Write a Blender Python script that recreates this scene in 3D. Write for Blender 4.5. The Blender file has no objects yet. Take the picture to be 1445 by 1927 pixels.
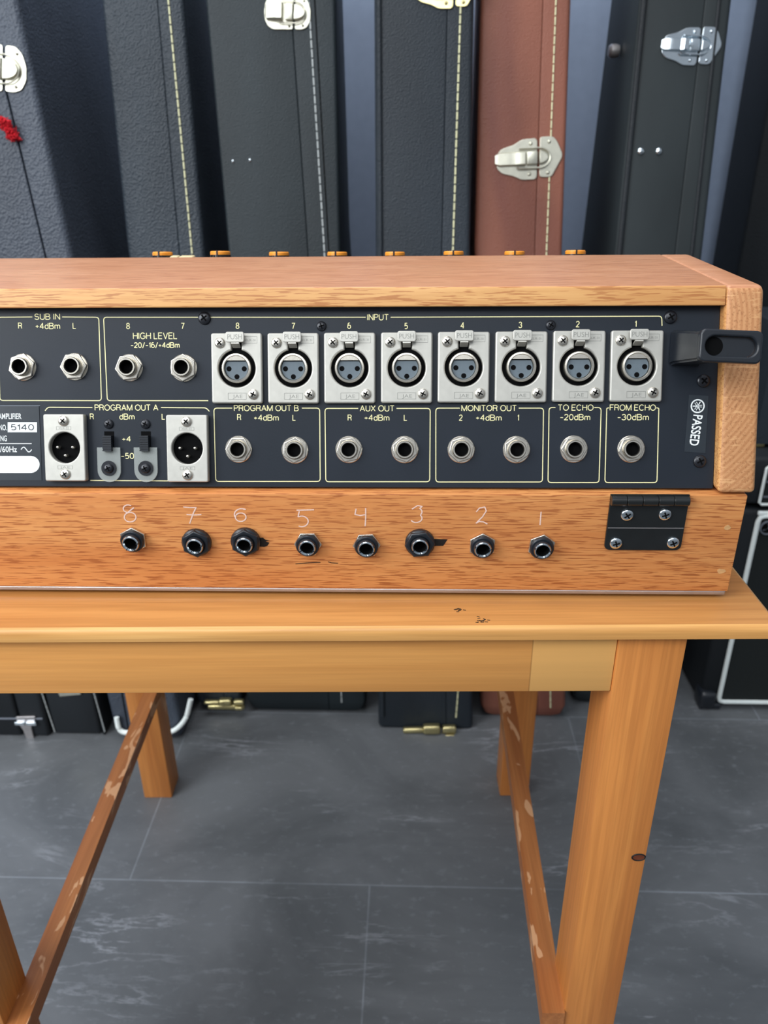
import bpy, bmesh, math, random
import numpy as np
from mathutils import Matrix, Vector
random.seed(7)
sc = bpy.context.scene
COL = sc.collection
R = math.radians

# ------------------------------------------------------------------ camera
CAM_H = 0.80
PITCH, YAW, ROLL, FPX = R(25.661), R(2.179), R(-0.591), 1468.7
cp, sp, cy, sy = math.cos(PITCH), math.sin(PITCH), math.cos(YAW), math.sin(YAW)
FWD = Vector((-sy*cp, cy*cp, -sp)); RGT = Vector((cy, sy, 0)); UPV = RGT.cross(FWD)
CR, SR = math.cos(ROLL), math.sin(ROLL)
RGT, UPV = RGT*CR + UPV*SR, UPV*CR - RGT*SR
CAMP = Vector((0, 0, CAM_H))
cam = bpy.data.cameras.new('camera'); camo = bpy.data.objects.new('camera', cam); COL.objects.link(camo)
camo.matrix_world = Matrix(((RGT.x, UPV.x, -FWD.x, 0), (RGT.y, UPV.y, -FWD.y, 0), (RGT.z, UPV.z, -FWD.z, CAM_H), (0, 0, 0, 1)))
cam.sensor_fit = 'VERTICAL'; cam.sensor_height = 36.0; cam.sensor_width = 27.0
cam.lens = FPX/1927*36.0
cam.clip_start = 0.02
cam.dof.use_dof = True; cam.dof.focus_distance = 0.425; cam.dof.aperture_fstop = 13.0
sc.camera = camo

# ------------------------------------------------------------------ world, lights, exposure
w = bpy.data.worlds.new('world'); sc.world = w; w.use_nodes = True
wn, wl = w.node_tree.nodes, w.node_tree.links
bg = wn['Background']; bg.inputs[1].default_value = 0.50
tcw = wn.new('ShaderNodeTexCoord'); sepw = wn.new('ShaderNodeSeparateXYZ'); rmp = wn.new('ShaderNodeValToRGB')
mpw = wn.new('ShaderNodeMapRange'); mpw.inputs[1].default_value = -1; mpw.inputs[2].default_value = 1
wl.new(tcw.outputs['Generated'], sepw.inputs[0]); wl.new(sepw.outputs['Z'], mpw.inputs[0]); wl.new(mpw.outputs[0], rmp.inputs[0]); wl.new(rmp.outputs[0], bg.inputs[0])
rmp.color_ramp.elements[0].position = 0.35; rmp.color_ramp.elements[0].color = (0.24, 0.25, 0.27, 1)
rmp.color_ramp.elements[1].position = 0.85; rmp.color_ramp.elements[1].color = (0.86, 0.94, 1.05, 1)

def area(name, loc, target, sx, sy_, power, color):
    l = bpy.data.lights.new(name, 'AREA'); l.shape = 'RECTANGLE'; l.size = sx; l.size_y = sy_; l.energy = power; l.color = color
    o = bpy.data.objects.new(name, l); COL.objects.link(o); o.location = loc
    o.rotation_euler = (Vector(target) - Vector(loc)).to_track_quat('-Z', 'Y').to_euler()
    return o
area('window_daylight', (-1.75, -0.75, 1.75), (0.0, 0.65, 0.5), 1.3, 1.5, 56, (0.93, 0.97, 1.0))
area('rear_window_daylight', (-0.3, -1.5, 2.6), (0.0, 0.7, 0.35), 1.6, 1.2, 30, (0.95, 0.98, 1.0))
area('ceiling_daylight', (-0.4, 0.85, 2.4), (0.0, 0.55, 0.4), 1.5, 1.2, 25, (0.97, 0.98, 1.0))
sc.view_settings.view_transform = 'Standard'; sc.view_settings.look = 'None'
sc.view_settings.exposure = 0.0; sc.view_settings.gamma = 1.0; sc.view_settings.use_curve_mapping = False
sc.cycles.max_bounces = 6

# ------------------------------------------------------------------ materials
def lin(c):
    r = []
    for v in c:
        v = v/255.0
        r.append(v/12.92 if v <= 0.04045 else ((v+0.055)/1.055)**2.4)
    return (*r, 1.0)
class NT:
    def __init__(s, name):
        s.m = bpy.data.materials.new(name); s.m.use_nodes = True
        s.n = s.m.node_tree.nodes; s.l = s.m.node_tree.links; s.b = s.n['Principled BSDF']
        s.tc = s.n.new('ShaderNodeTexCoord')
    def new(s, t, **kw):
        o = s.n.new(t)
        for k, v in kw.items(): setattr(o, k, v)
        return o
    def map(s, scale=(1, 1, 1), rot=(0, 0, 0), loc=(0, 0, 0), src=None):
        o = s.new('ShaderNodeMapping'); o.inputs['Scale'].default_value = scale; o.inputs['Rotation'].default_value = rot; o.inputs['Location'].default_value = loc
        s.l.new(src or s.tc.outputs['Object'], o.inputs['Vector']); return o.outputs[0]
    def noise(s, vec, scale=1.0, detail=3, rough=0.5, dist=0.0):
        o = s.new('ShaderNodeTexNoise'); o.inputs['Scale'].default_value = scale; o.inputs['Detail'].default_value = detail
        o.inputs['Roughness'].default_value = rough; o.inputs['Distortion'].default_value = dist
        s.l.new(vec, o.inputs['Vector']); return o.outputs['Fac']
    def ramp(s, fac, stops):
        o = s.new('ShaderNodeValToRGB'); e = o.color_ramp.elements
        while len(e) < len(stops): e.new(0.5)
        for i, (p, c) in enumerate(stops):
            e[i].position = p; e[i].color = c if len(c) == 4 else (*c, 1)
        s.l.new(fac, o.inputs[0]); return o.outputs[0]
    def mix(s, fac, a, b, mode='MIX'):
        o = s.new('ShaderNodeMix'); o.data_type = 'RGBA'; o.blend_type = mode
        for v, k in ((fac, 0), (a, 6), (b, 7)):
            if hasattr(v, 'is_linked'): s.l.new(v, o.inputs[k])
            else: o.inputs[k].default_value = v
        return o.outputs[2]
    def bump(s, h, strength=0.3, dist=0.001):
        o = s.new('ShaderNodeBump'); o.inputs['Strength'].default_value = strength; o.inputs['Distance'].default_value = dist
        s.l.new(h, o.inputs['Height']); s.l.new(o.outputs[0], s.b.inputs['Normal'])
    def col(s, c):
        if hasattr(c, 'is_linked'): s.l.new(c, s.b.inputs['Base Color'])
        else: s.b.inputs['Base Color'].default_value = c
    def set(s, rough=0.5, metal=0.0, spec=0.5, coat=0.0):
        s.b.inputs['Roughness'].default_value = rough; s.b.inputs['Metallic'].default_value = metal
        s.b.inputs['Specular IOR Level'].default_value = spec; s.b.inputs['Coat Weight'].default_value = coat
        return s.m
G0 = (0, 0, 0, 1); G1 = (1, 1, 1, 1)
def plain(name, c, rough=0.5, metal=0.0, spec=0.5, vary=0.12, scale=300, bump=0.0):
    t = NT(name); n = t.noise(t.map(), scale, 3)
    c1 = lin(c); a = tuple(v*(1-vary) for v in c1[:3]) + (1,); b = tuple(v*(1+vary) for v in c1[:3]) + (1,)
    t.col(t.ramp(n, [(0.3, a), (0.7, b)]))
    if bump: t.bump(n, bump, 0.0004)
    return t.set(rough, metal, spec)
def oak(name, light, mid, pore, along=(1, 0, 0), tilt=0.0, rough=0.42, sc_=1.0):
    t = NT(name)
    ax = [i for i in range(3) if along[i]][0]
    def S(lo, hi): return tuple(lo*sc_ if i == ax else hi*sc_ for i in range(3))
    rot = (0, tilt, 0)
    broad = t.noise(t.map(S(3.0, 42), rot), 1.0, 3, 0.6, 0.6)
    c = t.ramp(broad, [(0.32, lin(mid)), (0.6, lin(light))])
    fine = t.noise(t.map(S(22, 420), rot), 1.0, 2, 0.5, 0.2)
    c = t.mix(t.ramp(fine, [(0.35, (0.5,)*3), (0.65, G0)]), c, lin(mid))
    pores = t.noise(t.map(S(62, 1150), rot), 1.0, 2, 0.5, 0.0)
    c = t.mix(t.ramp(pores, [(0.54, G0), (0.59, (0.8,)*3)]), c, lin(pore))
    t.col(c); t.bump(pores, 0.12, 0.0003)
    return t.set(rough, 0, 0.4)
def pine(name, light, mid, along=0, rough=0.4, joints=None, worn=None):
    t = NT(name)
    def S(lo, hi): return tuple(lo if i == along else hi for i in range(3))
    rings = t.noise(t.map(S(1.6, 34)), 1.0, 3, 0.55, 0.9)
    c = t.ramp(rings, [(0.33, lin(mid)), (0.62, lin(light))])
    fine = t.noise(t.map(S(9, 380)), 1.0, 3, 0.6, 0.1)
    c = t.mix(t.ramp(fine, [(0.4, (0.35,)*3), (0.62, G0)]), c, lin(tuple(v*0.84 for v in mid)))
    if joints:
        sx = t.new('ShaderNodeSeparateXYZ'); t.l.new(t.tc.outputs['Object'], sx.inputs[0])
        for x0, k, colr in joints:
            st = t.new('ShaderNodeMath', operation='GREATER_THAN'); st.inputs[1].default_value = x0; t.l.new(sx.outputs[0], st.inputs[0])
            mu = t.new('ShaderNodeMath', operation='MULTIPLY'); mu.inputs[1].default_value = k; t.l.new(st.outputs[0], mu.inputs[0])
            c = t.mix(mu.outputs[0], c, lin(colr))
            ln = t.new('ShaderNodeMath', operation='COMPARE'); ln.inputs[1].default_value = x0; ln.inputs[2].default_value = 0.0004; t.l.new(sx.outputs[0], ln.inputs[0])
            mu2 = t.new('ShaderNodeMath', operation='MULTIPLY'); mu2.inputs[1].default_value = 0.35; t.l.new(ln.outputs[0], mu2.inputs[0])
            c = t.mix(mu2.outputs[0], c, lin((120, 72, 35)))
    if worn:
        wv = t.noise(t.map(S(20, 75)), 1.0, 3, 0.5, 0.8)
        c = t.mix(t.ramp(wv, [(0.605, G0), (0.62, (0.75,)*3)]), c, lin(worn))
    t.col(c); t.bump(fine, 0.05, 0.0003)
    return t.set(rough, 0, 0.4)
def vinyl(name, c, rough=0.5, scale=420, bump=0.5, spec=0.32, patch=None):
    t = NT(name)
    v = t.new('ShaderNodeTexVoronoi', feature='F1'); v.inputs['Scale'].default_value = scale; t.l.new(t.map(), v.inputs['Vector'])
    n = t.noise(t.map(), scale*0.6, 3, 0.6)
    ad = t.new('ShaderNodeMath', operation='ADD'); t.l.new(v.outputs['Distance'], ad.inputs[0]); t.l.new(n, ad.inputs[1])
    t.bump(ad.outputs[0], bump, 0.0012)
    b = t.noise(t.map((1, 1, 0.35)), 9, 3, 0.5)
    c1 = lin(c); a = tuple(k*0.8 for k in c1[:3]) + (1,); d = tuple(k*1.25 for k in c1[:3]) + (1,)
    cc = t.ramp(b, [(0.35, a), (0.7, d)])
    if patch:
        pn = t.noise(t.map((6, 6, 1.2), loc=(3.1, 0, 1.7)), 1.3, 3, 0.6, 0.6)
        cc = t.mix(t.ramp(pn, [(0.5, G0), (0.72, (0.7,)*3)]), cc, lin(patch))
    t.col(cc); return t.set(rough, 0, spec)
M = {}
M['oak'] = oak('oak_orange', (224, 156, 94), (206, 130, 72), (160, 88, 46), tilt=R(5))
M['oak_top'] = oak('oak_lid', (206, 150, 112), (192, 132, 94), (170, 112, 78), rough=0.36)
M['oak_edge'] = oak('oak_lid_edge', (226, 174, 112), (204, 146, 88), (176, 112, 64))
M['oak_end'] = oak('oak_cheek', (196, 146, 98), (172, 118, 74), (138, 88, 52), along=(0, 0, 1), tilt=R(0))
t = NT('oak_end_grain')
wv = t.new('ShaderNodeTexWave', wave_type='RINGS', rings_direction='Y', wave_profile='SIN')
wv.inputs['Scale'].default_value = 118; wv.inputs['Distortion'].default_value = 3.2; wv.inputs['Detail'].default_value = 2; wv.inputs['Detail Scale'].default_value = 0.35
t.l.new(t.map(loc=(-0.128, 0, -0.150)), wv.inputs['Vector'])
c_ = t.ramp(wv.outputs['Fac'], [(0.2, lin((186, 130, 86))), (0.75, lin((200, 146, 100)))])
b_ = t.noise(t.map((900, 300, 900)), 1.0, 2, 0.55)
c_ = t.mix(t.ramp(b_, [(0.55, G0), (0.66, (0.6,)*3)]), c_, lin((150, 98, 60)))
ry = t.noise(t.map((90, 60, 700), (0, R(20), 0)), 1.0, 2, 0.5)
c_ = t.mix(t.ramp(ry, [(0.6, G0), (0.68, (0.5,)*3)]), c_, lin((226, 176, 124)))
t.col(c_); t.bump(b_, 0.12, 0.0003); M['end_grain'] = t.set(0.5, 0, 0.35)
M['pine_top'] = pine('pine_tabletop', (204, 144, 82), (184, 120, 62), rough=0.33)
M['pine_edge'] = pine('pine_tabletop_edge', (232, 178, 108), (198, 136, 70), rough=0.35)
M['pine_apron'] = pine('pine_apron', (234, 172, 98), (216, 150, 80), joints=[(-0.173, 0.4, (214, 144, 74)), (0.1625, 0.6, (244, 190, 114))])
M['pine_leg'] = pine('pine_leg', (214, 140, 72), (192, 116, 56), along=2)
M['brace'] = pine('worn_stretcher', (182, 118, 68), (158, 94, 52), along=1, worn=(222, 172, 128))
t = NT('panel_paint'); n_ = t.noise(t.map(), 900, 2); n2 = t.noise(t.map(), 14, 3)
t.col(t.ramp(n2, [(0.3, lin((30, 36, 44))), (0.7, lin((34, 40, 49)))])); t.bump(n_, 0.12, 0.0002); M['panel'] = t.set(0.4, 0, 0.28)
M['ink'] = plain('cream_ink', (240, 232, 176), 0.6, vary=0.03)
M['white_ink'] = plain('white_ink', (238, 244, 244), 0.6, vary=0.02)
M['film'] = plain('label_film', (40, 47, 54), 0.3, vary=0.05)
M['plate'] = plain('cast_zinc', (192, 190, 182), 0.48, 0.55, vary=0.05, scale=220, bump=0.12)
M['plate_dark'] = plain('zinc_engraving', (140, 140, 134), 0.5, 0.5, vary=0.03)
M['nickel'] = plain('nickel', (214, 208, 196), 0.26, 0.95, vary=0.04)
M['chrome'] = plain('chrome', (216, 226, 232), 0.14, 1.0, vary=0.03)
M['latch_metal'] = plain('latch_nickel', (208, 206, 190), 0.36, 0.9, vary=0.08, scale=90)
M['brass'] = plain('brass_plate', (216, 204, 150), 0.28, 0.9, vary=0.12, scale=90)
M['blue_insert'] = plain('socket_insert_plastic', (96, 108, 116), 0.55, vary=0.06)
M['hole'] = plain('hole_black', (8, 8, 9), 0.85, 0, 0.1, vary=0.02)
M['black_plastic'] = plain('black_plastic', (30, 34, 40), 0.32, 0, 0.5, vary=0.06)
M['black_screw'] = plain('black_screw', (34, 36, 42), 0.3, 0.3, 0.6, vary=0.06)
M['hinge_black'] = plain('black_enamel', (24, 27, 28), 0.28, 0, 0.6, vary=0.15, scale=120)
M['alu'] = plain('aluminium', (190, 186, 186), 0.4, 0.85, vary=0.1, scale=80)
M['orange'] = plain('orange_plastic', (240, 150, 42), 0.4, vary=0.03)
M['cream_plastic'] = plain('cream_plastic', (214, 196, 150), 0.5, vary=0.03)
M['chalk'] = plain('white_pencil', (240, 206, 190), 0.8, vary=0.1, scale=900)
M['marker'] = plain('black_gouge', (16, 12, 10), 0.7, vary=0.05)
M['plug'] = plain('wood_plug', (206, 160, 108), 0.5, vary=0.1)
M['knot'] = plain('knot_brown', (110, 52, 26), 0.5, vary=0.2, scale=200)
M['rubber'] = plain('rubber', (22, 22, 24), 0.7, vary=0.05)
M['red'] = plain('red_wool', (206, 24, 40), 0.9, vary=0.3, scale=700)
M['vinyl_blue'] = vinyl('vinyl_slate', (66, 73, 84), 0.42, 340, 0.6)
M['vinyl_b'] = vinyl('vinyl_pebbled', (47, 55, 63), 0.45, 420, 0.6)
M['vinyl_c'] = vinyl('vinyl_smooth', (36, 44, 48), 0.5, 700, 0.3)
M['vinyl_d'] = vinyl('vinyl_fine', (40, 47, 54), 0.5, 620, 0.4)
M['vinyl_g'] = vinyl('vinyl_flat', (42, 48, 50), 0.55, 900, 0.12)
M['vinyl_e'] = vinyl('vinyl_brown', (134, 84, 68), 0.5, 700, 0.3, patch=(100, 58, 54))
M['vinyl_dark'] = vinyl('vinyl_black', (30, 34, 38), 0.55, 600, 0.3)
M['stitch'] = plain('cream_thread', (222, 220, 178), 0.7, vary=0.1, scale=500)
M['stitch_grey'] = plain('grey_thread', (176, 182, 182), 0.7, vary=0.1, scale=500)
M['piping'] = plain('white_piping', (242, 250, 247), 0.45, vary=0.04)
M['tolex'] = vinyl('amp_tolex', (28, 32, 36), 0.6, 800, 0.35)
M['grille'] = plain('grille_cloth', (20, 26, 26), 0.85, vary=0.35, scale=1200)
M['grey_trim'] = plain('grey_trim', (120, 126, 136), 0.4, 0.3, vary=0.05)
t = NT('clear_plastic'); t.col(lin((190, 196, 192))); tr = t.new('ShaderNodeBsdfTransparent'); mx = t.new('ShaderNodeMixShader'); mx.inputs[0].default_value = 0.36
t.l.new(tr.outputs[0], mx.inputs[1]); t.l.new(t.b.outputs[0], mx.inputs[2]); t.l.new(mx.outputs[0], t.n['Material Output'].inputs[0]); M['clear'] = t.set(0.25, 0, 0.6)
# floor: grey slate-look tiles in a half bond
t = NT('slate_tiles')
br = t.new('ShaderNodeTexBrick'); br.offset = 0.5; br.offset_frequency = 2; br.squash = 1.0
br.inputs['Scale'].default_value = 1.0; br.inputs['Brick Width'].default_value = 0.576; br.inputs['Row Height'].default_value = 0.3045
br.inputs['Mortar Size'].default_value = 0.0011; br.inputs['Mortar Smooth'].default_value = 0.3
br.inputs['Color1'].default_value = lin((98, 101, 104)); br.inputs['Color2'].default_value = lin((108, 111, 114)); br.inputs['Mortar'].default_value = lin((134, 140, 146))
t.l.new(t.map(loc=(0.046+0.576*3, -0.6418+0.3045*4, 0)), br.inputs['Vector'])
cl = t.noise(t.map((1.0, 1.6, 1)), 3.2, 6, 0.62, 0.9)
c = t.mix(t.ramp(cl, [(0.36, (0.8,)*3), (0.64, G0)]), br.outputs['Color'], lin((76, 79, 82)))
vn = t.noise(t.map((1.3, 6.8, 1), (0, 0, R(9))), 1.5, 8, 0.66, 0.55)
vr = t.ramp(vn, [(0.484, G0), (0.499, (0.7,)*3), (0.502, (0.7,)*3), (0.512, G0)])
mk = t.noise(t.map((3.0, 4.0, 1)), 1.6, 3, 0.6)
mm = t.new('ShaderNodeMath', operation='MULTIPLY'); t.l.new(vr, mm.inputs[0]); t.l.new(t.ramp(mk, [(0.5, G0), (0.64, G1)]), mm.inputs[1])
c = t.mix(mm.outputs[0], c, lin((150, 154, 160)))
sp_ = t.noise(t.map((1, 1.8, 1)), 60, 4, 0.7)
c = t.mix(t.ramp(sp_, [(0.56, G0), (0.72, (0.45,)*3)]), c, lin((128, 133, 138)))
t.col(c); t.bump(sp_, 0.12, 0.001); M['floor'] = t.set(0.42, 0, 0.45)
t = NT('blue_grey_wall'); n_ = t.noise(t.map(), 60, 3)
t.col(t.ramp(n_, [(0.3, lin((158, 174, 200))), (0.7, lin((164, 180, 206)))])); M['wall'] = t.set(0.75, 0, 0.3)

# ------------------------------------------------------------------ mesh helpers
class MB:
    def __init__(s): s.v = []; s.f = []; s.mi = []; s.mats = []
    def slot(s, m):
        if m not in s.mats: s.mats.append(m)
        return s.mats.index(m)
    def add(s, vs, fs, m, mat=None):
        k = s.slot(m); o = len(s.v)
        for v in vs:
            v = Vector(v); s.v.append(tuple(mat @ v) if mat is not None else tuple(v))
        for f in fs: s.f.append([i+o for i in f]); s.mi.append(k)
        return s
    def mesh(s, name, angle=35):
        me = bpy.data.meshes.new(name); me.from_pydata(s.v, [], s.f)
        for m in s.mats: me.materials.append(M[m])
        me.polygons.foreach_set('material_index', s.mi)
        bm = bmesh.new(); bm.from_mesh(me); bmesh.ops.recalc_face_normals(bm, faces=bm.faces[:]); bm.to_mesh(me); bm.free()
        me.polygons.foreach_set('use_smooth', [True]*len(me.polygons)); me.set_sharp_from_angle(angle=R(angle)); me.update()
        return me
    def build(s, name, parent=None, mat=None, angle=35):
        return link(name, s.mesh(name, angle), parent, mat)
def link(name, me, parent=None, mat=None):
    o = bpy.data.objects.new(name, me); COL.objects.link(o)
    if parent: o.parent = parent
    if mat is not None: o.matrix_local = mat
    return o
def T(x, y, z): return Matrix.Translation((x, y, z))
def RZ(a): return Matrix.Rotation(a, 4, 'Z')
def RX(a): return Matrix.Rotation(a, 4, 'X')
def RY(a): return Matrix.Rotation(a, 4, 'Y')
def thing(name, label, cat, mat, group=None):
    o = bpy.data.objects.new(name, None); COL.objects.link(o); o.empty_display_size = 0.05; o.matrix_world = mat
    tag(o, label, cat, group); return o
def tag(o, label, cat, group=None):
    o['label'] = label; o['category'] = cat
    if group: o['group'] = group
    return o
def copy_tree(o, parent=None, mat=None):
    c = o.copy(); COL.objects.link(c)
    if parent is not None: c.parent = parent
    if mat is not None: c.matrix_local = mat
    for ch in list(o.children):
        copy_tree(ch, c)
    return c
def bmout(bm):
    bm.verts.ensure_lookup_table(); vs = [v.co.copy() for v in bm.verts]; fs = [[v.index for v in f.verts] for f in bm.faces]; bm.free(); return vs, fs
def rbox(x0, x1, y0, y1, z0, z1, r=0.0, seg=3):
    bm = bmesh.new(); bmesh.ops.create_cube(bm, size=1)
    for v in bm.verts:
        v.co = Vector(((x0+x1)/2 + v.co.x*(x1-x0), (y0+y1)/2 + v.co.y*(y1-y0), (z0+z1)/2 + v.co.z*(z1-z0)))
    if r: bmesh.ops.bevel(bm, geom=bm.edges[:], offset=r, segments=seg, profile=0.5, affect='EDGES', clamp_overlap=True)
    bm.verts.index_update(); return bmout(bm)
def lathe(prof, n=32, close=False):
    vs, fs = [], []
    for r, z in prof:
        for k in range(n):
            a = 2*math.pi*k/n; vs.append((r*math.cos(a), r*math.sin(a), z))
    for i in range(len(prof)-1):
        for k in range(n):
            fs.append((i*n+k, i*n+(k+1) % n, (i+1)*n+(k+1) % n, (i+1)*n+k))
    if prof[0][0] > 1e-7 and close: fs.append(tuple(range(n))[::-1])
    if prof[-1][0] > 1e-7 and close: fs.append(tuple((len(prof)-1)*n+k for k in range(n)))
    return vs, fs
def tube(pts, r, n=8, closed=False, flat=1.0, up=None):
    pts = [Vector(p) for p in pts]; N = len(pts); vs, fs = [], []
    for i, p in enumerate(pts):
        a = pts[(i-1) % N] if (closed or i > 0) else p; b = pts[(i+1) % N] if (closed or i < N-1) else p
        d = (b-a).normalized() if (b-a).length > 1e-9 else Vector((1, 0, 0))
        u = Vector(up) if up is not None else (Vector((0, 0, 1)) if abs(d.z) < 0.9 else Vector((0, 1, 0)))
        s = d.cross(u).normalized(); q = s.cross(d).normalized()
        for k in range(n):
            t_ = 2*math.pi*k/n; vs.append(p + s*math.cos(t_)*r + q*math.sin(t_)*r*flat)
    for i in range(N if closed else N-1):
        j = (i+1) % N
        for k in range(n): fs.append((i*n+k, i*n+(k+1) % n, j*n+(k+1) % n, j*n+k))
    if not closed:
        fs.append(tuple(range(n))[::-1]); fs.append(tuple((N-1)*n+k for k in range(n)))
    return vs, fs
def curve_mesh(cu):
    o = bpy.data.objects.new('tmp', cu); COL.objects.link(o)
    dg = bpy.context.evaluated_depsgraph_get(); me = bpy.data.meshes.new_from_object(o.evaluated_get(dg))
    vs = [v.co.copy() for v in me.vertices]; fs = [list(p.vertices) for p in me.polygons]
    bpy.data.objects.remove(o); bpy.data.curves.remove(cu); bpy.data.meshes.remove(me)
    return vs, fs
def shape(loops, z0, z1, bevel=0.0, seg=2):
    cu = bpy.data.curves.new('tmp', 'CURVE'); cu.dimensions = '2D'; cu.fill_mode = 'BOTH'
    h = (z1-z0)/2; cu.extrude = max(h-bevel, 0); cu.bevel_depth = bevel; cu.bevel_resolution = seg; cu.offset = -bevel
    for lp in loops:
        s = cu.splines.new('POLY'); s.points.add(len(lp)-1); s.use_cyclic_u = True
        for i, p in enumerate(lp): s.points[i].co = (p[0], p[1], 0, 1)
    vs, fs = curve_mesh(cu)
    return [v + Vector((0, 0, (z0+z1)/2)) for v in vs], fs
def circ(cx, cy_, r, n=40, a0=0.0, a1=2*math.pi):
    full = abs(a1-a0-2*math.pi) < 1e-6
    m = n if full else n+1
    return [(cx+r*math.cos(a0+(a1-a0)*k/n), cy_+r*math.sin(a0+(a1-a0)*k/n)) for k in range(m)]
def rrect(x0, x1, y0, y1, r, n=6):
    p = []
    for cx, cy_, a in ((x1-r, y1-r, 0), (x0+r, y1-r, 90), (x0+r, y0+r, 180), (x1-r, y0+r, 270)):
        p += circ(cx, cy_, r, n, R(a), R(a+90))
    return p
def fillet(pts, r, closed=False, n=5):
    out = []; N = len(pts)
    for i, p in enumerate(pts):
        if not closed and i in (0, N-1): out.append(p); continue
        P = Vector(p); A = Vector(pts[i-1]); B = Vector(pts[(i+1) % N])
        da = (A-P); db = (B-P); rr = min(r, da.length*0.49, db.length*0.49)
        p0 = P+da.normalized()*rr; p1 = P+db.normalized()*rr
        for k in range(n+1):
            t_ = k/n; q = p0*(1-t_)**2 + P*2*t_*(1-t_) + p1*t_**2; out.append((q.x, q.y))
    return out
def ribbon(pts, wid, z, z2=None):
    pts = [Vector(p) for p in pts]
    for i in range(1, len(pts)-1):
        if (pts[i]-pts[i-1]).length > 1e-9 and (pts[i+1]-pts[i]).length > 1e-9 and (pts[i]-pts[i-1]).angle(pts[i+1]-pts[i]) > 0.9:
            e = (pts[i]-pts[i-1]).normalized()*wid*0.3; e2 = (pts[i]-pts[i+1]).normalized()*wid*0.3
            v1, f1 = ribbon(pts[:i]+[pts[i]+e], wid, z); v2, f2 = ribbon([pts[i]+e2]+pts[i+1:], wid, z+0.00001)
            return v1+v2, f1+[tuple(k+len(v1) for k in f) for f in f2]
    vs, fs = [], []; N = len(pts)
    for i, p in enumerate(pts):
        d = (pts[min(i+1, N-1)] - pts[max(i-1, 0)]).normalized(); nn = Vector((-d.y, d.x))
        for s in (1, -1): vs.append((p.x+nn.x*wid/2*s, p.y+nn.y*wid/2*s, z))
    for i in range(N-1): fs.append((2*i, 2*i+1, 2*i+3, 2*i+2))
    return vs, fs
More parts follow.
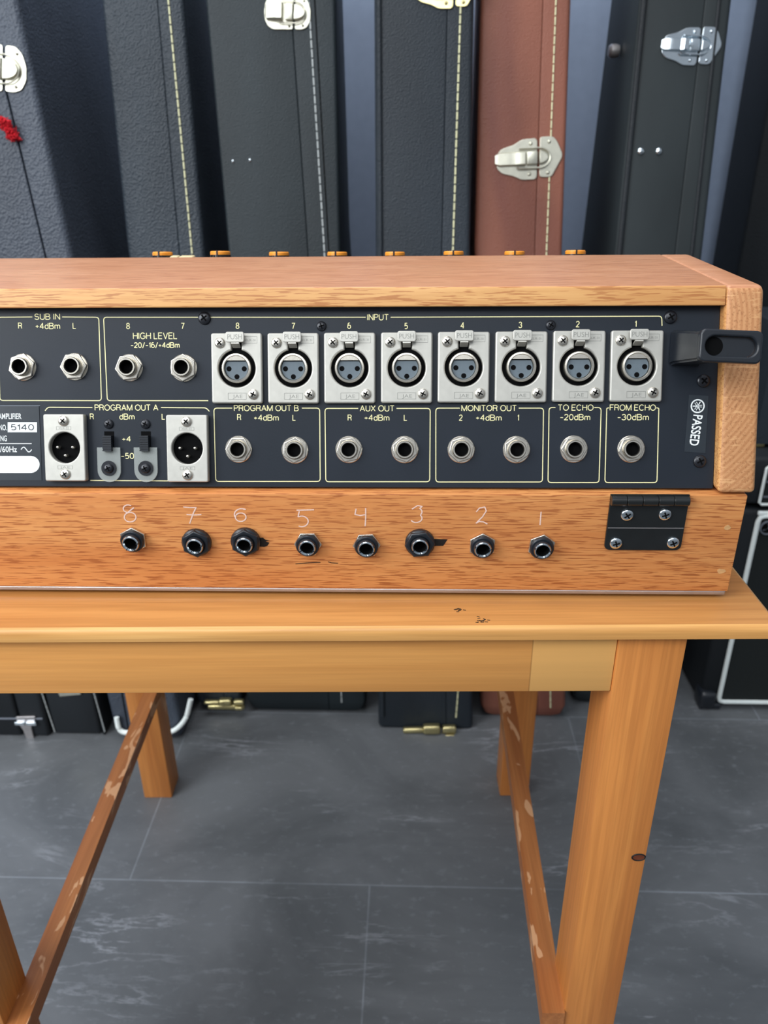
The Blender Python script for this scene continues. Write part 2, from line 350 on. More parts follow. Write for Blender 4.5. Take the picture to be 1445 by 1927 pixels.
# thin single-stroke lettering like the silk-screened panel print; cap height 1
def _arc(cx, cy_, rx, ry, a0, a1, n=12): return [(cx+rx*math.cos(R(a0+(a1-a0)*k/n)), cy_+ry*math.sin(R(a0+(a1-a0)*k/n))) for k in range(n+1)]
GL = {
 'A': (.72, [[(0, 0), (.36, 1), (.72, 0)], [(.13, .34), (.59, .34)]]),
 'B': (.62, [[(.34, .53), (0, .53)], [(0, .53), (0, 1), (.34, 1)] + _arc(.34, .765, .22, .235, 90, -90) + [(.36, .53)] + _arc(.36, .265, .25, .265, 90, -90) + [(0, 0), (0, .53)]]),
 'C': (.72, [_arc(.37, .5, .37, .5, 42, 318, 22)]),
 'D': (.68, [[(0, 0), (0, 1), (.28, 1)] + _arc(.28, .5, .38, .5, 90, -90, 16) + [(0, 0)]]),
 'E': (.56, [[(.56, 1), (0, 1), (0, 0), (.56, 0)], [(0, .52), (.5, .52)]]),
 'F': (.54, [[(.54, 1), (0, 1), (0, 0)], [(0, .52), (.46, .52)]]),
 'G': (.76, [_arc(.38, .5, .38, .5, 42, 300, 20) + [(.74, .2), (.74, .47), (.42, .47)]]),
 'H': (.64, [[(0, 0), (0, 1)], [(.64, 0), (.64, 1)], [(0, .52), (.64, .52)]]),
 'I': (.06, [[(.03, 0), (.03, 1)]]),
 'L': (.5, [[(0, 1), (0, 0), (.5, 0)]]),
 'M': (.78, [[(0, 0), (0, 1), (.39, 0), (.78, 1), (.78, 0)]]),
 'N': (.64, [[(0, 0), (0, 1), (.64, 0), (.64, 1)]]),
 'O': (.8, [_arc(.4, .5, .4, .5, 0, 360, 28)]),
 'P': (.58, [[(0, 0), (0, 1), (.34, 1)] + _arc(.34, .75, .24, .25, 90, -90) + [(0, .5)]]),
 'R': (.62, [[(0, 0), (0, 1), (.36, 1)] + _arc(.36, .755, .24, .245, 90, -90) + [(0, .51)], [(.36, .51), (.54, .42), (.57, .1), (.62, 0)]]),
 'S': (.62, [_arc(.31, .755, .27, .245, 25, 250, 14) + _arc(.31, .265, .31, .265, 75, -160, 16)]),
 'T': (.62, [[(0, 1), (.62, 1)], [(.31, 1), (.31, 0)]]),
 'U': (.62, [[(0, 1), (0, .33)] + _arc(.31, .31, .31, .31, 180, 360, 14) + [(.62, 1)]]),
 'V': (.66, [[(0, 1), (.33, 0), (.66, 1)]]),
 'X': (.64, [[(0, 0), (.64, 1)], [(0, 1), (.64, 0)]]),
 'd': (.48, [_arc(.24, .34, .24, .34, 0, 360, 20), [(.48, 1), (.48, 0)]]),
 'm': (.74, [[(0, 0), (0, .68)], _arc(.185, .45, .185, .22, 180, 0, 8) + [(.37, 0)], _arc(.555, .45, .185, .22, 180, 0, 8) + [(.74, 0)]]),
 '0': (.54, [_arc(.27, .5, .27, .5, 0, 360, 24)]),
 '1': (.2, [[(0, .78), (.16, .86), (.19, 1), (.19, 0)]]),
 '2': (.52, [_arc(.26, .73, .25, .27, 165, -35, 12) + [(.02, .06), (0, 0), (.52, 0)]]),
 '3': (.52, [_arc(.25, .76, .23, .24, 165, -90, 12), _arc(.25, .26, .27, .26, 90, -165, 14)]),
 '4': (.56, [[(.42, 0), (.42, 1), (0, .3), (.56, .3)]]),
 '5': (.52, [[(.46, 1), (.1, 1), (.05, .5)] + _arc(.25, .32, .27, .32, 128, -135, 16)]),
 '6': (.54, [_arc(.27, .7, .25, .3, 62, 130, 6) + [(0, .42)] + _arc(.27, .31, .27, .31, 170, -190, 20)]),
 '7': (.52, [[(0, 1), (.52, 1), (.3, .5), (.17, 0)]]),
 '8': (.54, [_arc(.27, .755, .23, .245, -90, 270, 20), _arc(.27, .255, .27, .255, 90, -270, 20)]),
 '+': (.44, [[(0, .42), (.44, .42)], [(.22, .2), (.22, .64)]]), '-': (.4, [[(0, .42), (.4, .42)]]), '/': (.36, [[(0, -.1), (.36, 1.05)]]), ' ': (.34, []),
}
def print_text(mb, s, cap, width, wid, z, m, mat):
    """lay out single-stroke lettering centred on the origin"""
    x = 0.0; items = []
    for ch in s:
        w_, st = GL[ch]
        items.append((x, st)); x += w_ + (0.0 if ch == ' ' else 0.2)
    tot = x-0.2; k = cap; kx = (width/tot) if width else k
    for x0, st in items:
        for pth in st:
            vs, fs = ribbon([((x0+p[0]-tot/2)*kx, (p[1]-0.5)*k) for p in pth], wid, z); mb.add(vs, fs, m, mat)
CAPH = None
_tc = {}
def text(s, cap, width=None, bold=0.0, z=0.0, depth=0.0, align='CENTER', xs=None, spacing=1.0):
    """flat lettering: cap height, optional total width; centred on the origin"""
    key = (s, bold, depth > 0, spacing)
    if key not in _tc:
        cu = bpy.data.curves.new('tmp', 'FONT'); cu.body = s; cu.size = 1.0; cu.offset = bold; cu.space_character = spacing; cu.resolution_u = 3
        if depth > 0: cu.extrude = 0.03
        _tc[key] = curve_mesh(cu)
    vs, fs = _tc[key]
    x0 = min(v.x for v in vs); x1 = max(v.x for v in vs)
    ky = cap/CAPH
    kx = ky*(xs or 1.0) if width is None else width/(x1-x0)
    ox = {'CENTER': (x0+x1)/2, 'LEFT': x0, 'RIGHT': x1}[align]
    return [Vector(((v.x-ox)*kx, (v.y-CAPH/2)*ky, z + (v.z/0.03*depth if depth > 0 else 0))) for v in vs], fs
cu_ = bpy.data.curves.new('tmp', 'FONT'); cu_.body = 'H'; cu_.size = 1.0; v_, f_ = curve_mesh(cu_); CAPH = max(p.y for p in v_) - min(p.y for p in v_)

# pixel of the photograph -> world ray; used once, to place things on their real planes
def ray(x, y): return (RGT*((x-722.5)/FPX) - UPV*((y-963.5)/FPX) + FWD)
def hit(x, y, p0, n):
    d = ray(x, y); return CAMP + d*((Vector(p0)-CAMP).dot(n)/d.dot(n))

# ================================================================== the room
b = MB(); b.add(*rbox(-3.2, 3.2, -2.2, 1.50, -0.05, 0.0), 'floor'); o = b.build('floor'); o['kind'] = 'structure'
b = MB(); b.add(*rbox(-3.2, 3.2, 1.50, 1.56, 0.0, 2.6), 'wall'); o = b.build('wall_back'); o['kind'] = 'structure'

# ================================================================== the pine table
TT = 0.5620; TH_ = 0.0078
tm = T(-0.1012, 0.5865, 0) @ RZ(R(1.64))
table = thing('wooden_table', 'low orange pine table with square legs carrying the mixing console', 'table', tm)
W2, D2 = 0.295, 0.2385
bm = bmesh.new(); bmesh.ops.create_cube(bm, size=1)
for v in bm.verts: v.co = Vector((v.co.x*2*W2, v.co.y*2*D2, TT-TH_/2+v.co.z*TH_))
es = [e for e in bm.edges if all(v.co.z > TT-TH_*0.4 for v in e.verts)]
bmesh.ops.bevel(bm, geom=es, offset=0.0045, segments=5, profile=0.5, affect='EDGES')
bm.verts.index_update(); vs, fs = bmout(bm)
b = MB()
top_f = [f for f in fs if min(vs[i].z for i in f) > TT-0.0006]; side_f = [f for f in fs if f not in top_f]
b.add(vs, top_f, 'pine_top'); b.add(vs, side_f, 'pine_edge')
topo = b.build('tabletop', table)
AZ0, AZ1 = 0.514, TT-TH_-0.0002
for xa, xb, ya, yb in ((-0.2046, 0.2090, -0.2318, -0.2140), (-0.2120, 0.2285, 0.2090, 0.2260), (-0.2400, -0.2250, -0.194, 0.190), (0.2290, 0.2440, -0.194, 0.190)):
    MB().add(*rbox(xa, xb, ya, yb, AZ0, AZ1, 0.0008, 2), 'pine_apron').build('apron', table)
for x0, x1, y0, y1 in ((0.2092, 0.2470, -0.2330, -0.1945), (-0.2420, -0.2048, -0.2335, -0.1950), (-0.2498, -0.2124, 0.1906, 0.2286), (0.2288, 0.2670, 0.1921, 0.2300)):
    lg = MB().add(*rbox(x0, x1, y0, y1, 0, AZ1, 0.0014, 2), 'pine_leg').build('leg', table)
    if x0 > 0 and y0 < 0:
        kp = tm.inverted() @ hit(1208, 1613, tm @ Vector((0, y0, 0)), tm.to_3x3() @ Vector((0, -1, 0)))
        kb = MB(); kb.add(*shape([[(0.0040*math.cos(a), 0.0026*math.sin(a)) for a in np.linspace(0, 2*math.pi, 24, endpoint=False)]], -0.0002, 0.0002), 'knot')
        kb.add(*tube([(0.0042*math.cos(a), 0.0028*math.sin(a), 0.0001) for a in np.linspace(0, 2*math.pi, 24, endpoint=False)], 0.0005, 6, True), 'marker')
        kb.build('knot', lg, T(min(kp.x, x1-0.0050), y0, kp.z) @ RX(R(90)))
for xf, xk, w_, zt_ in ((-0.2046, -0.2122, 0.016, 0.207), (0.2090, 0.2286, -0.0165, 0.224)):
    b = MB(); h_ = 0.016; y0, y1 = -0.2345, 0.2284
    b.add([(xf, y0, zt_-h_), (xf+w_, y0, zt_-h_), (xk+w_, y1, zt_-h_), (xk, y1, zt_-h_), (xf, y0, zt_), (xf+w_, y0, zt_), (xk+w_, y1, zt_), (xk, y1, zt_)],
          [(0, 1, 2, 3), (7, 6, 5, 4), (0, 4, 5, 1), (1, 5, 6, 2), (2, 6, 7, 3), (3, 7, 4, 0)], 'brace')
    st = b.build('stretcher', table); st['label'] = 'darker worn side stretcher with flaked varnish'
# marks on the tabletop
def tabpt(px, py): return tm.inverted() @ hit(px, py, (0, 0, TT), Vector((0, 0, 1)))
for (px, py, sc_, nn) in ((906, 1169, 0.0042, 14), (865, 1148, 0.0028, 9)):
    p = tabpt(px, py); b = MB()
    for k in range(nn):
        a = random.uniform(0, 6.28); q = p + Vector((random.gauss(0, sc_*0.5), random.gauss(0, sc_*0.4), 0))
        b.add(*rbox(-0.0008, 0.0008, -0.0003, 0.0003, TT-0.0001, TT+0.00008), 'marker', T(q.x, q.y, 0) @ RZ(random.uniform(-0.6, 0.6)))
    b.build('burn_mark', topo)

# ================================================================== the mixing console
P0 = Vector((-0.02121999, 0.40576809, 0.67578857))
CY = R(0.28)
cm = T(P0.x, P0.y, TT) @ RZ(CY)
ZP = P0.z - TT                                   # height of the panel centre above the table
console = thing('mixing_console', 'oak cased audio mixing console with black rear connector panel on the pine table', 'audio mixer', cm)
TH = R(20.5)
PF = T(0, 0, ZP) @ RX(R(69.5))                   # panel frame: x right, y up the panel, z out of it
PFW = cm @ PF; PN = (PFW.to_3x3() @ Vector((0, 0, 1))); PI_ = PFW.inverted()
def pp(px, py, h=0.0):
    v = PI_ @ hit(px, py, PFW @ Vector((0, 0, h)), PN); return (v.x, v.y)
YB = -0.0235                                     # base front face, console frame
cmi = cm.inverted(); CNY = cm.to_3x3() @ Vector((0, -1, 0))
def bp(px, py):
    v = cmi @ hit(px, py, cm @ Vector((0, YB, 0)), CNY); return (v.x, v.z)
BF = T(0, YB, 0) @ RX(R(90))                     # base frame: x right, y up, z towards the camera
XR, XL = 0.2030, -0.335
def yz_prism(poly, x0, x1, m, r=0.0, mb=None):
    vs, fs = shape([poly], x0, x1, r, 3)
    mat = Matrix(((0, 0, 1, 0), (1, 0, 0, 0), (0, 1, 0, 0), (0, 0, 0, 1)))
    return (mb or MB()).add(vs, fs, m, mat)
s_, c_ = math.sin(TH), math.cos(TH)
def pan(v, out=0.0): return (v*s_ - out*c_, ZP + v*c_ + out*s_)   # (y,z) of panel height v, distance out
ZT = ZP + 0.0535
# cheeks
chk = fillet([pan(-0.0535, 0.007), (pan(0.0, 0.007)[0] + (ZT-pan(0, .007)[1])*math.tan(TH), ZT), (0.1310, ZT), (0.345, ZP+0.012), (0.345, ZP-0.0485)], 0.004, True)
for x0, x1 in ((0.1835, XR), (XL-0.019, XL)):
    b = yz_prism(chk, x0, x1, 'end_grain', 0.0028)
    ch_ = b.build('side_cheek', console, None, 40)
    # oak long-grain on the upper face
    me = ch_.data; me.materials.append(M['oak_top']); me.materials.append(M['oak_edge'])
    for p in me.polygons:
        if p.normal.z > 0.75 and p.center.z > ZT-0.02: p.material_index = 1
        elif abs(p.normal.x) > 0.8: p.material_index = 2
# lid board
yft = pan(0.0, 0.0065)[0] + (ZT-pan(0, .0065)[1])*math.tan(TH)
lb = [(yft, ZT), (0.1310, ZT), (0.1310, ZT-0.010), (yft-0.0098*math.tan(TH)+0.0002, ZT-0.0098)]
b = yz_prism(fillet(lb, 0.0012, True), XL, 0.1833, 'oak_edge', 0.0002)
lo = b.build('lid_board', console, None, 40); lo.data.materials.append(M['oak_top'])
for p in lo.data.polygons:
    if p.normal.z > 0.9: p.material_index = 1
# rear panel
u0, v0 = pp(0, 911); u1, v1 = pp(1341, 918); _, vt = pp(700, 560)
panel = MB().add(*rbox(XL, 0.1834, v1-0.0005, 0.0485, -0.002, 0.0, 0.0004, 1), 'panel').build('rear_panel', console, PF)
b = yz_prism([(0.128, ZP+0.0375), (0.342, ZP+0.006), (0.342, ZP), (0.128, ZP+0.031)], XL, 0.1834, 'panel'); cpan = b.build('control_panel', console)
# shell inside so that the body is closed
b = MB(); b.add(*rbox(XL, 0.1834, 0.335, 0.345, ZP-0.0485, ZP+0.004), 'oak'); b.build('front_board', console)

def P3(px, py, h=0.0):
    u, v = pp(px, py, h); return T(u, v, 0)
PXM = 0.42/FPX                                    # metres per pixel at the panel
def legend(items, paths, name='printed_legend'):
    b = MB()
    for s, px, py, wpx, cap in items:
        u, v = pp(px, py); print_text(b, s, cap*PXM, wpx*PXM if len(s) > 1 else None, 0.00042, 0.00012, 'ink', T(u, v, 0))
    for pth in paths:
        q = [pp(*p) for p in fillet(pth, 6)]
        b.add(*ribbon(q, 0.00048, 0.0001), 'ink')
    return b.build(name, panel)
C1 = 10.2
legend([('SUB IN', 89, 596, 48, C1), ('R', 38, 613, 8.5, C1), ('+4dBm', 90, 613.5, 46, C1), ('L', 140, 613, 6.5, C1)],
       [[(117, 596.5), (186, 597), (191, 754), (0, 753.5), (-4, 597), (61, 596.5)]])
legend([('8', 241, 613.5, 8, C1), ('7', 344, 613.5, 7.5, C1), ('HIGH LEVEL', 292, 632, 83, 11), ('-20/-16/+4dBm', 292, 649.5, 92, 9.2), ('INPUT', 711, 597, 39, C1)]
       + [(str(8-i), x, y, 8 if i < 7 else 3.4, C1) for i, (x, y) in enumerate(((447, 613), (552, 613.5), (657, 613), (764, 613.5), (870, 612.5), (979, 611.5), (1087, 610), (1196, 609.5)))],
       [[(392, 754), (202, 754), (195, 597), (688, 597)], [(735, 597), (1000, 596), (1245, 595), (1245.5, 613)]])
legend([('PROGRAM OUT A', 238, 767, 121, C1), ('R', 173, 784, 8.5, C1), ('dBm', 239, 784, 28, C1), ('L', 307.5, 784, 6.5, C1), ('+4', 238, 826, 16, 9), ('-50', 240, 858, 24, C1)],
       [[(85, 773), (90, 766.5), (174, 767)], [(303, 767), (388, 767.5), (394, 774)], [(170, 904), (317, 905)]])
legend([('PROGRAM OUT B', 501, 768, 122, C1), ('R', 450, 785, 8.5, C1), ('+4dBm', 501, 786, 46, C1), ('L', 553.5, 786, 6.5, C1)],
       [[(437, 768), (402.5, 768), (406, 906), (602.5, 906), (601.5, 768), (568, 768)]])
legend([('AUX OUT', 709.5, 768.5, 64, C1), ('R', 658, 786, 8.5, C1), ('+4dBm', 709, 786, 46, C1), ('L', 763, 786, 6.5, C1)],
       [[(674, 768.5), (611.5, 768.5), (613, 906.5), (808.5, 906.5), (809.5, 768.5), (746, 768.5)]])
legend([('MONITOR OUT', 920, 768, 102, C1), ('2', 867, 786, 7.5, C1), ('+4dBm', 919.5, 786, 47, C1), ('1', 975, 786, 3.4, C1)],
       [[(865, 768), (820, 768), (820, 907), (1020.5, 907), (1022.5, 768), (976, 768)]])
legend([('TO ECHO', 1083, 767, 65, C1), ('-20dBm', 1082, 785, 55, C1)], [[(1045, 767), (1033, 767), (1031, 908), (1127, 908), (1131, 767), (1118, 767)]])
legend([('FROM ECHO', 1190.5, 767, 84, C1), ('-30dBm', 1191, 785, 57, C1)], [[(1146, 767.5), (1141.5, 768), (1138, 908), (1236, 908), (1239.5, 768), (1235, 767.5)]])

def screw(r, h, m, rot=0.0, name='screw', mesh_only=False):
    b = MB(); prof = [(r, 0), (r, h*0.35)] + [(r*math.cos(a), h*0.35+h*0.65*math.sin(a)) for a in np.linspace(0.15, 1.3, 6)] + [(0.0001, h*0.995)]
    b.add(*lathe(prof, 24), m)
    for k in range(2):
        b.add(*rbox(-r*0.56, r*0.56, -r*0.12, r*0.12, h*0.55, h*1.02), 'hole', RZ(rot + k*math.pi/2))
    return b.mesh(name)
SCR_BIG = screw(0.0034, 0.0019, 'black_screw', 0.35); SCR_SM = screw(0.0026, 0.0016, 'black_screw', 0.2); SCR_NI = screw(0.0028, 0.0014, 'nickel', 0.5); SCR_NI2 = screw(0.0034, 0.0019, 'chrome', 0.3)
for px, py, me, a in ((385, 599, SCR_BIG, .3), (605, 614, SCR_SM, .1), (1036, 612, SCR_SM, .8), (1261, 597, SCR_BIG, .2), (1323, 717, SCR_BIG, .5), (1316, 868, SCR_BIG, .1)):
    link('panel_screw', me, panel, P3(px, py) @ RZ(a))

# --- female connectors
def make_xlr():
    b = MB()
    hole = circ(0, 0, 0.01, 44, R(90-15.5+360), R(90+15.5))            # clockwise from notch right side
    n0 = 0.00267
    key = [(n0, 0.0137), (n0, 0.0098)] + [(0.01*math.sin(a), 0.01*math.cos(a)) for a in np.linspace(R(16), R(344), 48)] + [(-n0, 0.0098), (-n0, 0.0137)]
    b.add(*shape([rrect(-0.0137, 0.0137, -0.0186, 0.0186, 0.0012, 4), key], 0.0, 0.0030, 0.0008, 2), 'plate')
    b.add(*shape([key], 0.0002, 0.0005), 'hole')
    fr = 0.00018
    for (x0, x1, y0, y1) in ((-0.0048, 0.0050, -0.0165, -0.0132), (0.0036, 0.0112, 0.0132, 0.0167)):
        lp = [(x0, y0), (x1, y0), (x1, y1), (x0, y1), (x0, y0)]
        for p, q in zip(lp[:-1], lp[1:]): b.add(*ribbon([p, q], fr, 0.00306), 'plate_dark')
    b.add(*text('JAE', 0.0018, 0.0052, -0.008, 0.00306), 'plate_dark', T(0.0003, -0.0149, 0))
    b.add(*text('XLR-3I', 0.0011, 0.0058, -0.01, 0.00306), 'plate_dark', T(0.0074, 0.0148, 0))
    root = b.build('microphone_socket', console, None, 30)
    r = MB(); prof = [(0.0079, 0.0004), (0.0079, 0.0040), (0.0076, 0.0045), (0.0068, 0.0046), (0.0064, 0.0041), (0.0063, 0.0012)]
    r.add(*lathe(prof, 40), 'nickel')
    seg = [(0.0064*math.cos(a), 0.0064*math.sin(a)) for a in np.linspace(R(39), R(141), 20)]
    r.add(*shape([seg], 0.0012, 0.0042), 'nickel'); r.build('socket_ring', root)
    i = MB(); disc = [(0.0062*math.cos(a), 0.0062*math.sin(a)) for a in np.linspace(R(141), R(399), 40)]
    i.add(*shape([disc], 0.0006, 0.0030, 0.0002), 'blue_insert')
    for x, y in ((-0.0041, -0.0003), (0.0041, -0.0003), (0.0001, -0.0045)): i.add(*lathe([(0.00135, 0.0029), (0.00135, 0.00308), (0.00001, 0.00308)], 20), 'hole', T(x, y, 0))
    i.add(*rbox(-0.0050, 0.0050, 0.0036, 0.0040, 0.003, 0.0031), 'hole')
    i.build('socket_insert', root)
    k = MB(); k.add(*shape([rrect(-0.0049, 0.0049, 0.0133, 0.0188, 0.0011, 4)], 0.0055, 0.0067, 0.0003), 'plate')
    k.add([(-0.0021, 0.0136, 0.0062), (0.0021, 0.0136, 0.0062), (0.0021, 0.0118, 0.0020), (-0.0021, 0.0118, 0.0020), (-0.0021, 0.0126, 0.0064), (0.0021, 0.0126, 0.0064), (0.0021, 0.0108, 0.0016), (-0.0021, 0.0108, 0.0016)],
          [(0, 1, 2, 3), (7, 6, 5, 4), (0, 4, 5, 1), (2, 6, 7, 3), (1, 5, 6, 2), (0, 3, 7, 4)], 'plate')
    k.add(*text('PUSH', 0.0026, 0.0078, -0.004, 0.00675), 'plate_dark', T(0, 0.0161, 0))
    k.build('release_tab', root)
    link('screw', SCR_NI, root, T(-0.0088, 0.0134, 0.003) @ RZ(0.2)); link('screw', SCR_NI, root, T(0.0088, -0.0138, 0.003) @ RZ(0.6))
    return root
xl = make_xlr()
for i, (px, py) in enumerate(((447.5, 694), (553, 694), (658.5, 693.5), (765, 693), (871.5, 692), (979, 691.5), (1087, 690.5), (1195, 690))):
    u, v = pp(px, py); mt = PF @ T(u, v, 0)
    if i == 0: xl.matrix_local = mt
    else: copy_tree(xl, console, mt)

# --- male connectors
def make_male():
    b = MB(); k = R(38)
    hole = circ(0, 0, 0.0084, 40)
    b.add(*shape([rrect(-0.0112, 0.0112, -0.0181, 0.0181, 0.0010, 4), hole], 0.0, 0.0042, 0.0006, 2), 'plate')
    b.add(*shape([hole], 0.0002, 0.0005), 'hole')
    b.add(*shape([circ(0.0085, 0.0045, 0.0016, 12)], 0.0005, 0.0040), 'hole')
    for (y, s) in ((0.0106, 'XLR-32'), (-0.0106, 'JAE')):
        b.add(*text(s, 0.0012, 0.0056, -0.01, 0.00426), 'plate_dark', T(0, y, 0))
        lp = [(-0.004, y-0.0009), (0.004, y-0.0009), (0.004, y+0.0009), (-0.004, y+0.0009), (-0.004, y-0.0009)]
        for p, q in zip(lp[:-1], lp[1:]): b.add(*ribbon([p, q], 0.00015, 0.00426), 'plate_dark')
    root = b.build('output_socket', console, None, 30)
    for x, y in ((-0.0041, 0.0002), (0.0041, 0.0002), (0.0, -0.0042)):
        MB().add(*lathe([(0.0009, 0.0004), (0.0009, 0.0030), (0.0006, 0.0036), (0.0001, 0.0038)], 14), 'nickel').build('pin', root, T(x, y, 0))
    link('screw', SCR_NI, root, T(0, 0.0145, 0.0042) @ RZ(0.35)); link('screw', SCR_NI, root, T(0, -0.0143, 0.0042) @ RZ(0.1))
    return root
ml = make_male()
u, v = pp(127.5, 842.5); ml.matrix_local = PF @ T(u, v, 0)
u, v = pp(356, 844); copy_tree(ml, console, PF @ T(u, v, 0))

# --- quarter inch jacks on the panel
def hexa(r, a0=0.0): return [(r*math.cos(a0+k*math.pi/3), r*math.sin(a0+k*math.pi/3)) for k in range(6)]
def make_jack(tall):
    h = 0.0052 if tall else 0.0036
    b = MB(); b.add(*lathe([(0.0048, 0.0), (0.0048, h), (0.0045, h+0.0005), (0.0038, h+0.0005), (0.0035, h), (0.0034, 0.0004), (0.0001, 0.0004)], 32), 'nickel')
    b.add(*lathe([(0.00336, h-0.0002), (0.00334, 0.0006), (0.0001, 0.0006)], 24), 'hole')
    root = b.build('jack_socket', console)
    n = MB(); n.add(*shape([hexa(0.0074 if tall else 0.0071), circ(0, 0, 0.00475, 28)], 0.0006, 0.0026 if tall else 0.0017, 0.0004, 2), 'nickel'); n.build('nut', root)
    MB().add(*lathe([(0.0073, 0), (0.0073, 0.0005), (0.0070, 0.0008), (0.0046, 0.0008)], 36), 'nickel').build('washer', root)
    return root
jt, jl = make_jack(True), make_jack(False)
first = {True: True, False: True}
for px, py, tall, a in ((44, 691, True, .3), (141, 690, True, .05), (244, 692, True, .12), (346, 692.5, True, .5),
                        (449, 845.5, False, .0), (555, 847, False, .45), (656.5, 846, False, .2), (761.5, 846, False, .7), (867.5, 846, False, .3), (971.5, 846, False, .6), (1079.5, 845, False, .0), (1187, 845, False, .2)):
    u, v = pp(px, py); mt = PF @ T(u, v, 0) @ RZ(a); src = jt if tall else jl
    if first[tall]: src.matrix_local = mt; first[tall] = False
    else: copy_tree(src, console, mt)

# --- slide switches with clear lock tabs
for px in (206, 275):
    u, v = pp(px, 838); b = MB()
    b.add(*rbox(-0.0026, 0.0026, -0.0062, 0.0066, 0.0, 0.0003), 'hole')
    for k in range(7): b.add(*rbox(-0.0024, 0.0024, -0.0042+k*0.00125, -0.0042+k*0.00125+0.0008, 0.0003, 0.0040), 'black_plastic')
    b.add(*rbox(-0.0024, 0.0024, -0.0042, 0.0042, 0.0003, 0.0034, 0.0002, 1), 'black_plastic')
    sw = b.build('slide_switch', console, PF @ T(u, v+0.001, 0))
    g = MB(); lp = [(-0.0064, 0.0090), (0.0064, 0.0090)] + circ(0, -0.0035, 0.0064, 16, R(360), R(180))
    g.add(*shape([lp], 0.0010, 0.0017, 0.0001), 'clear'); u2, v2 = pp(px+1, 870)
    gd = g.build('lock_tab', sw, T(u2-u, v2-v-0.001-0.0009, 0))
    gd['label'] = 'clear plastic tab'
    MB().add(*lathe([(0.0041, 0.0017), (0.0041, 0.0022), (0.001, 0.0022)], 24), 'black_screw').build('washer', sw, T(u2-u, v2-v-0.0042, 0))
    link('screw', SCR_SM, sw, T(u2-u, v2-v-0.0042, 0.0022) @ RZ(0.3)); u3, v3 = pp(px, 798); link('screw', SCR_SM, sw, T(0, v3-v-0.001, 0) @ RZ(0.9))

# --- serial plate
b = MB(); x0, y0 = pp(79, 904); x1, y1 = pp(77, 764)
b.add(*rbox(x0-0.06, x0, y0, y1, 0.0, 0.00025), 'film')
zz = 0.0003
def lab(s, px, py, cap, wpx, align='RIGHT', m='white_ink', bold=0.012):
    u, v = pp(px, py); b.add(*text(s, cap*PXM, wpx*PXM, bold, zz+0.0001, align=align), m, T(u, v, 0))
lab('AMPLIFIER', 41, 783.5, 10.5, 45); lab('NO.', 13.5, 804.5, 10.5, 14.5); lab('ING', 13.5, 825, 10.5, 14.5); lab('/60Hz', 32.5, 845.5, 10.5, 33)
def pxrect(xa, xb, ya, yb, m, z, r=0.0):
    p = [pp(xa, ya), pp(xb, ya), pp(xb, yb), pp(xa, yb)]
    b.add([(q[0], q[1], z) for q in p], [(0, 1, 2, 3)], m)
pxrect(15, 70, 794.5, 813.5, 'white_ink', zz); u, v = pp(42.5, 804); print_text(b, '5140', 10*PXM, 44*PXM, 0.00045, zz+0.0001, 'film', T(u, v, 0))
pxrect(-60, 60, 834, 835.5, 'white_ink', zz); pxrect(-60, 76, 763, 764, 'grey_trim', zz)
q = [pp(40+i, 846-4.5*math.sin((i)/20*2*math.pi)) for i in range(0, 21)]; b.add(*ribbon(q, 0.0005, zz), 'white_ink')
pl_ = [pp(-60, 858), pp(58, 858)] + [pp(58+17*math.sin(a), 874-16*math.cos(a)) for a in np.linspace(0.1, math.pi-0.1, 14)] + [pp(58, 890), pp(-60, 890)]
b.add([(p[0], p[1], zz) for p in pl_], [tuple(range(len(pl_)))], 'white_ink')
b.build('serial_plate', panel)

# --- PASSED sticker
b = MB(); cs = [pp(1296, 743), pp(1333, 745), pp(1327, 853), pp(1287, 850)]
b.add([(p[0], p[1], 0.0002) for p in cs], [(0, 1, 2, 3)], 'film')
u, v = pp(1312.3, 764.3); r_ = 0.0034
b.add(*shape([circ(u, v, r_+0.0003), circ(u, v, r_-0.0004)], 0.00025, 0.0003), 'white_ink')
for k in range(3):
    a = R(0+k*120)
    d = Vector((math.cos(a), math.sin(a))); nn = Vector((-d.y, d.x)); c0 = Vector((u, v))
    b.add(*ribbon([c0-d*0.0026, c0], 0.00055, 0.0003), 'white_ink')
    for s in (1, -1): b.add(*ribbon([c0+nn*s*0.0003-d*0.0004, c0+nn*s*0.0005+d*0.0023], 0.00034, 0.0003), 'white_ink')
pa, pb = Vector(pp(1313.2, 781)), Vector(pp(1305, 838.5)); dd = pb-pa
b.add(*text('PASSED', 16.5*PXM, dd.length, 0.016, 0.0003), 'white_ink', T((pa.x+pb.x)/2, (pa.y+pb.y)/2, 0) @ RZ(math.atan2(dd.y, dd.x)))
b.build('inspection_sticker', panel)

# --- black cable hook
h1 = 0.034
qa, qb = Vector(pp(1314, 650, h1)), Vector(pp(1431, 655, h1))
L = (qb-qa).length; ang = math.atan2(qb.y-qa.y, qb.x-qa.x)
hb = MB()
hw, hh = L/2, 0.0079
slot = [(-hw+0.0095, 0.0048)] + [(hw-0.0072+0.0048*math.sin(a), 0.0048*math.cos(a)) for a in np.linspace(0.2, math.pi-0.2, 12)] + [(-hw+0.0095, -0.0048)] + [(-hw+0.0075-0.0048*math.sin(a), -0.0048*math.cos(a)) for a in np.linspace(0.2, math.pi-0.2, 12)]
hb.add(*shape([rrect(-hw, hw, -hh, hh, 0.0028, 6), slot], -0.0022, 0.0022, 0.0009, 3), 'black_plastic')
hb.add(*shape([[(x*0.99, y*0.99) for x, y in slot]], -0.0022, -0.0006), 'black_plastic')
hb.add(*lathe([(0.0046, -0.00055), (0.00001, -0.0005)], 24), 'hole', T(-hw+0.0075, 0, 0))
hk = hb.build('cable_hook', console, PF @ T((qa.x+qb.x)/2, (qa.y+qb.y)/2, h1) @ RZ(ang), 40)
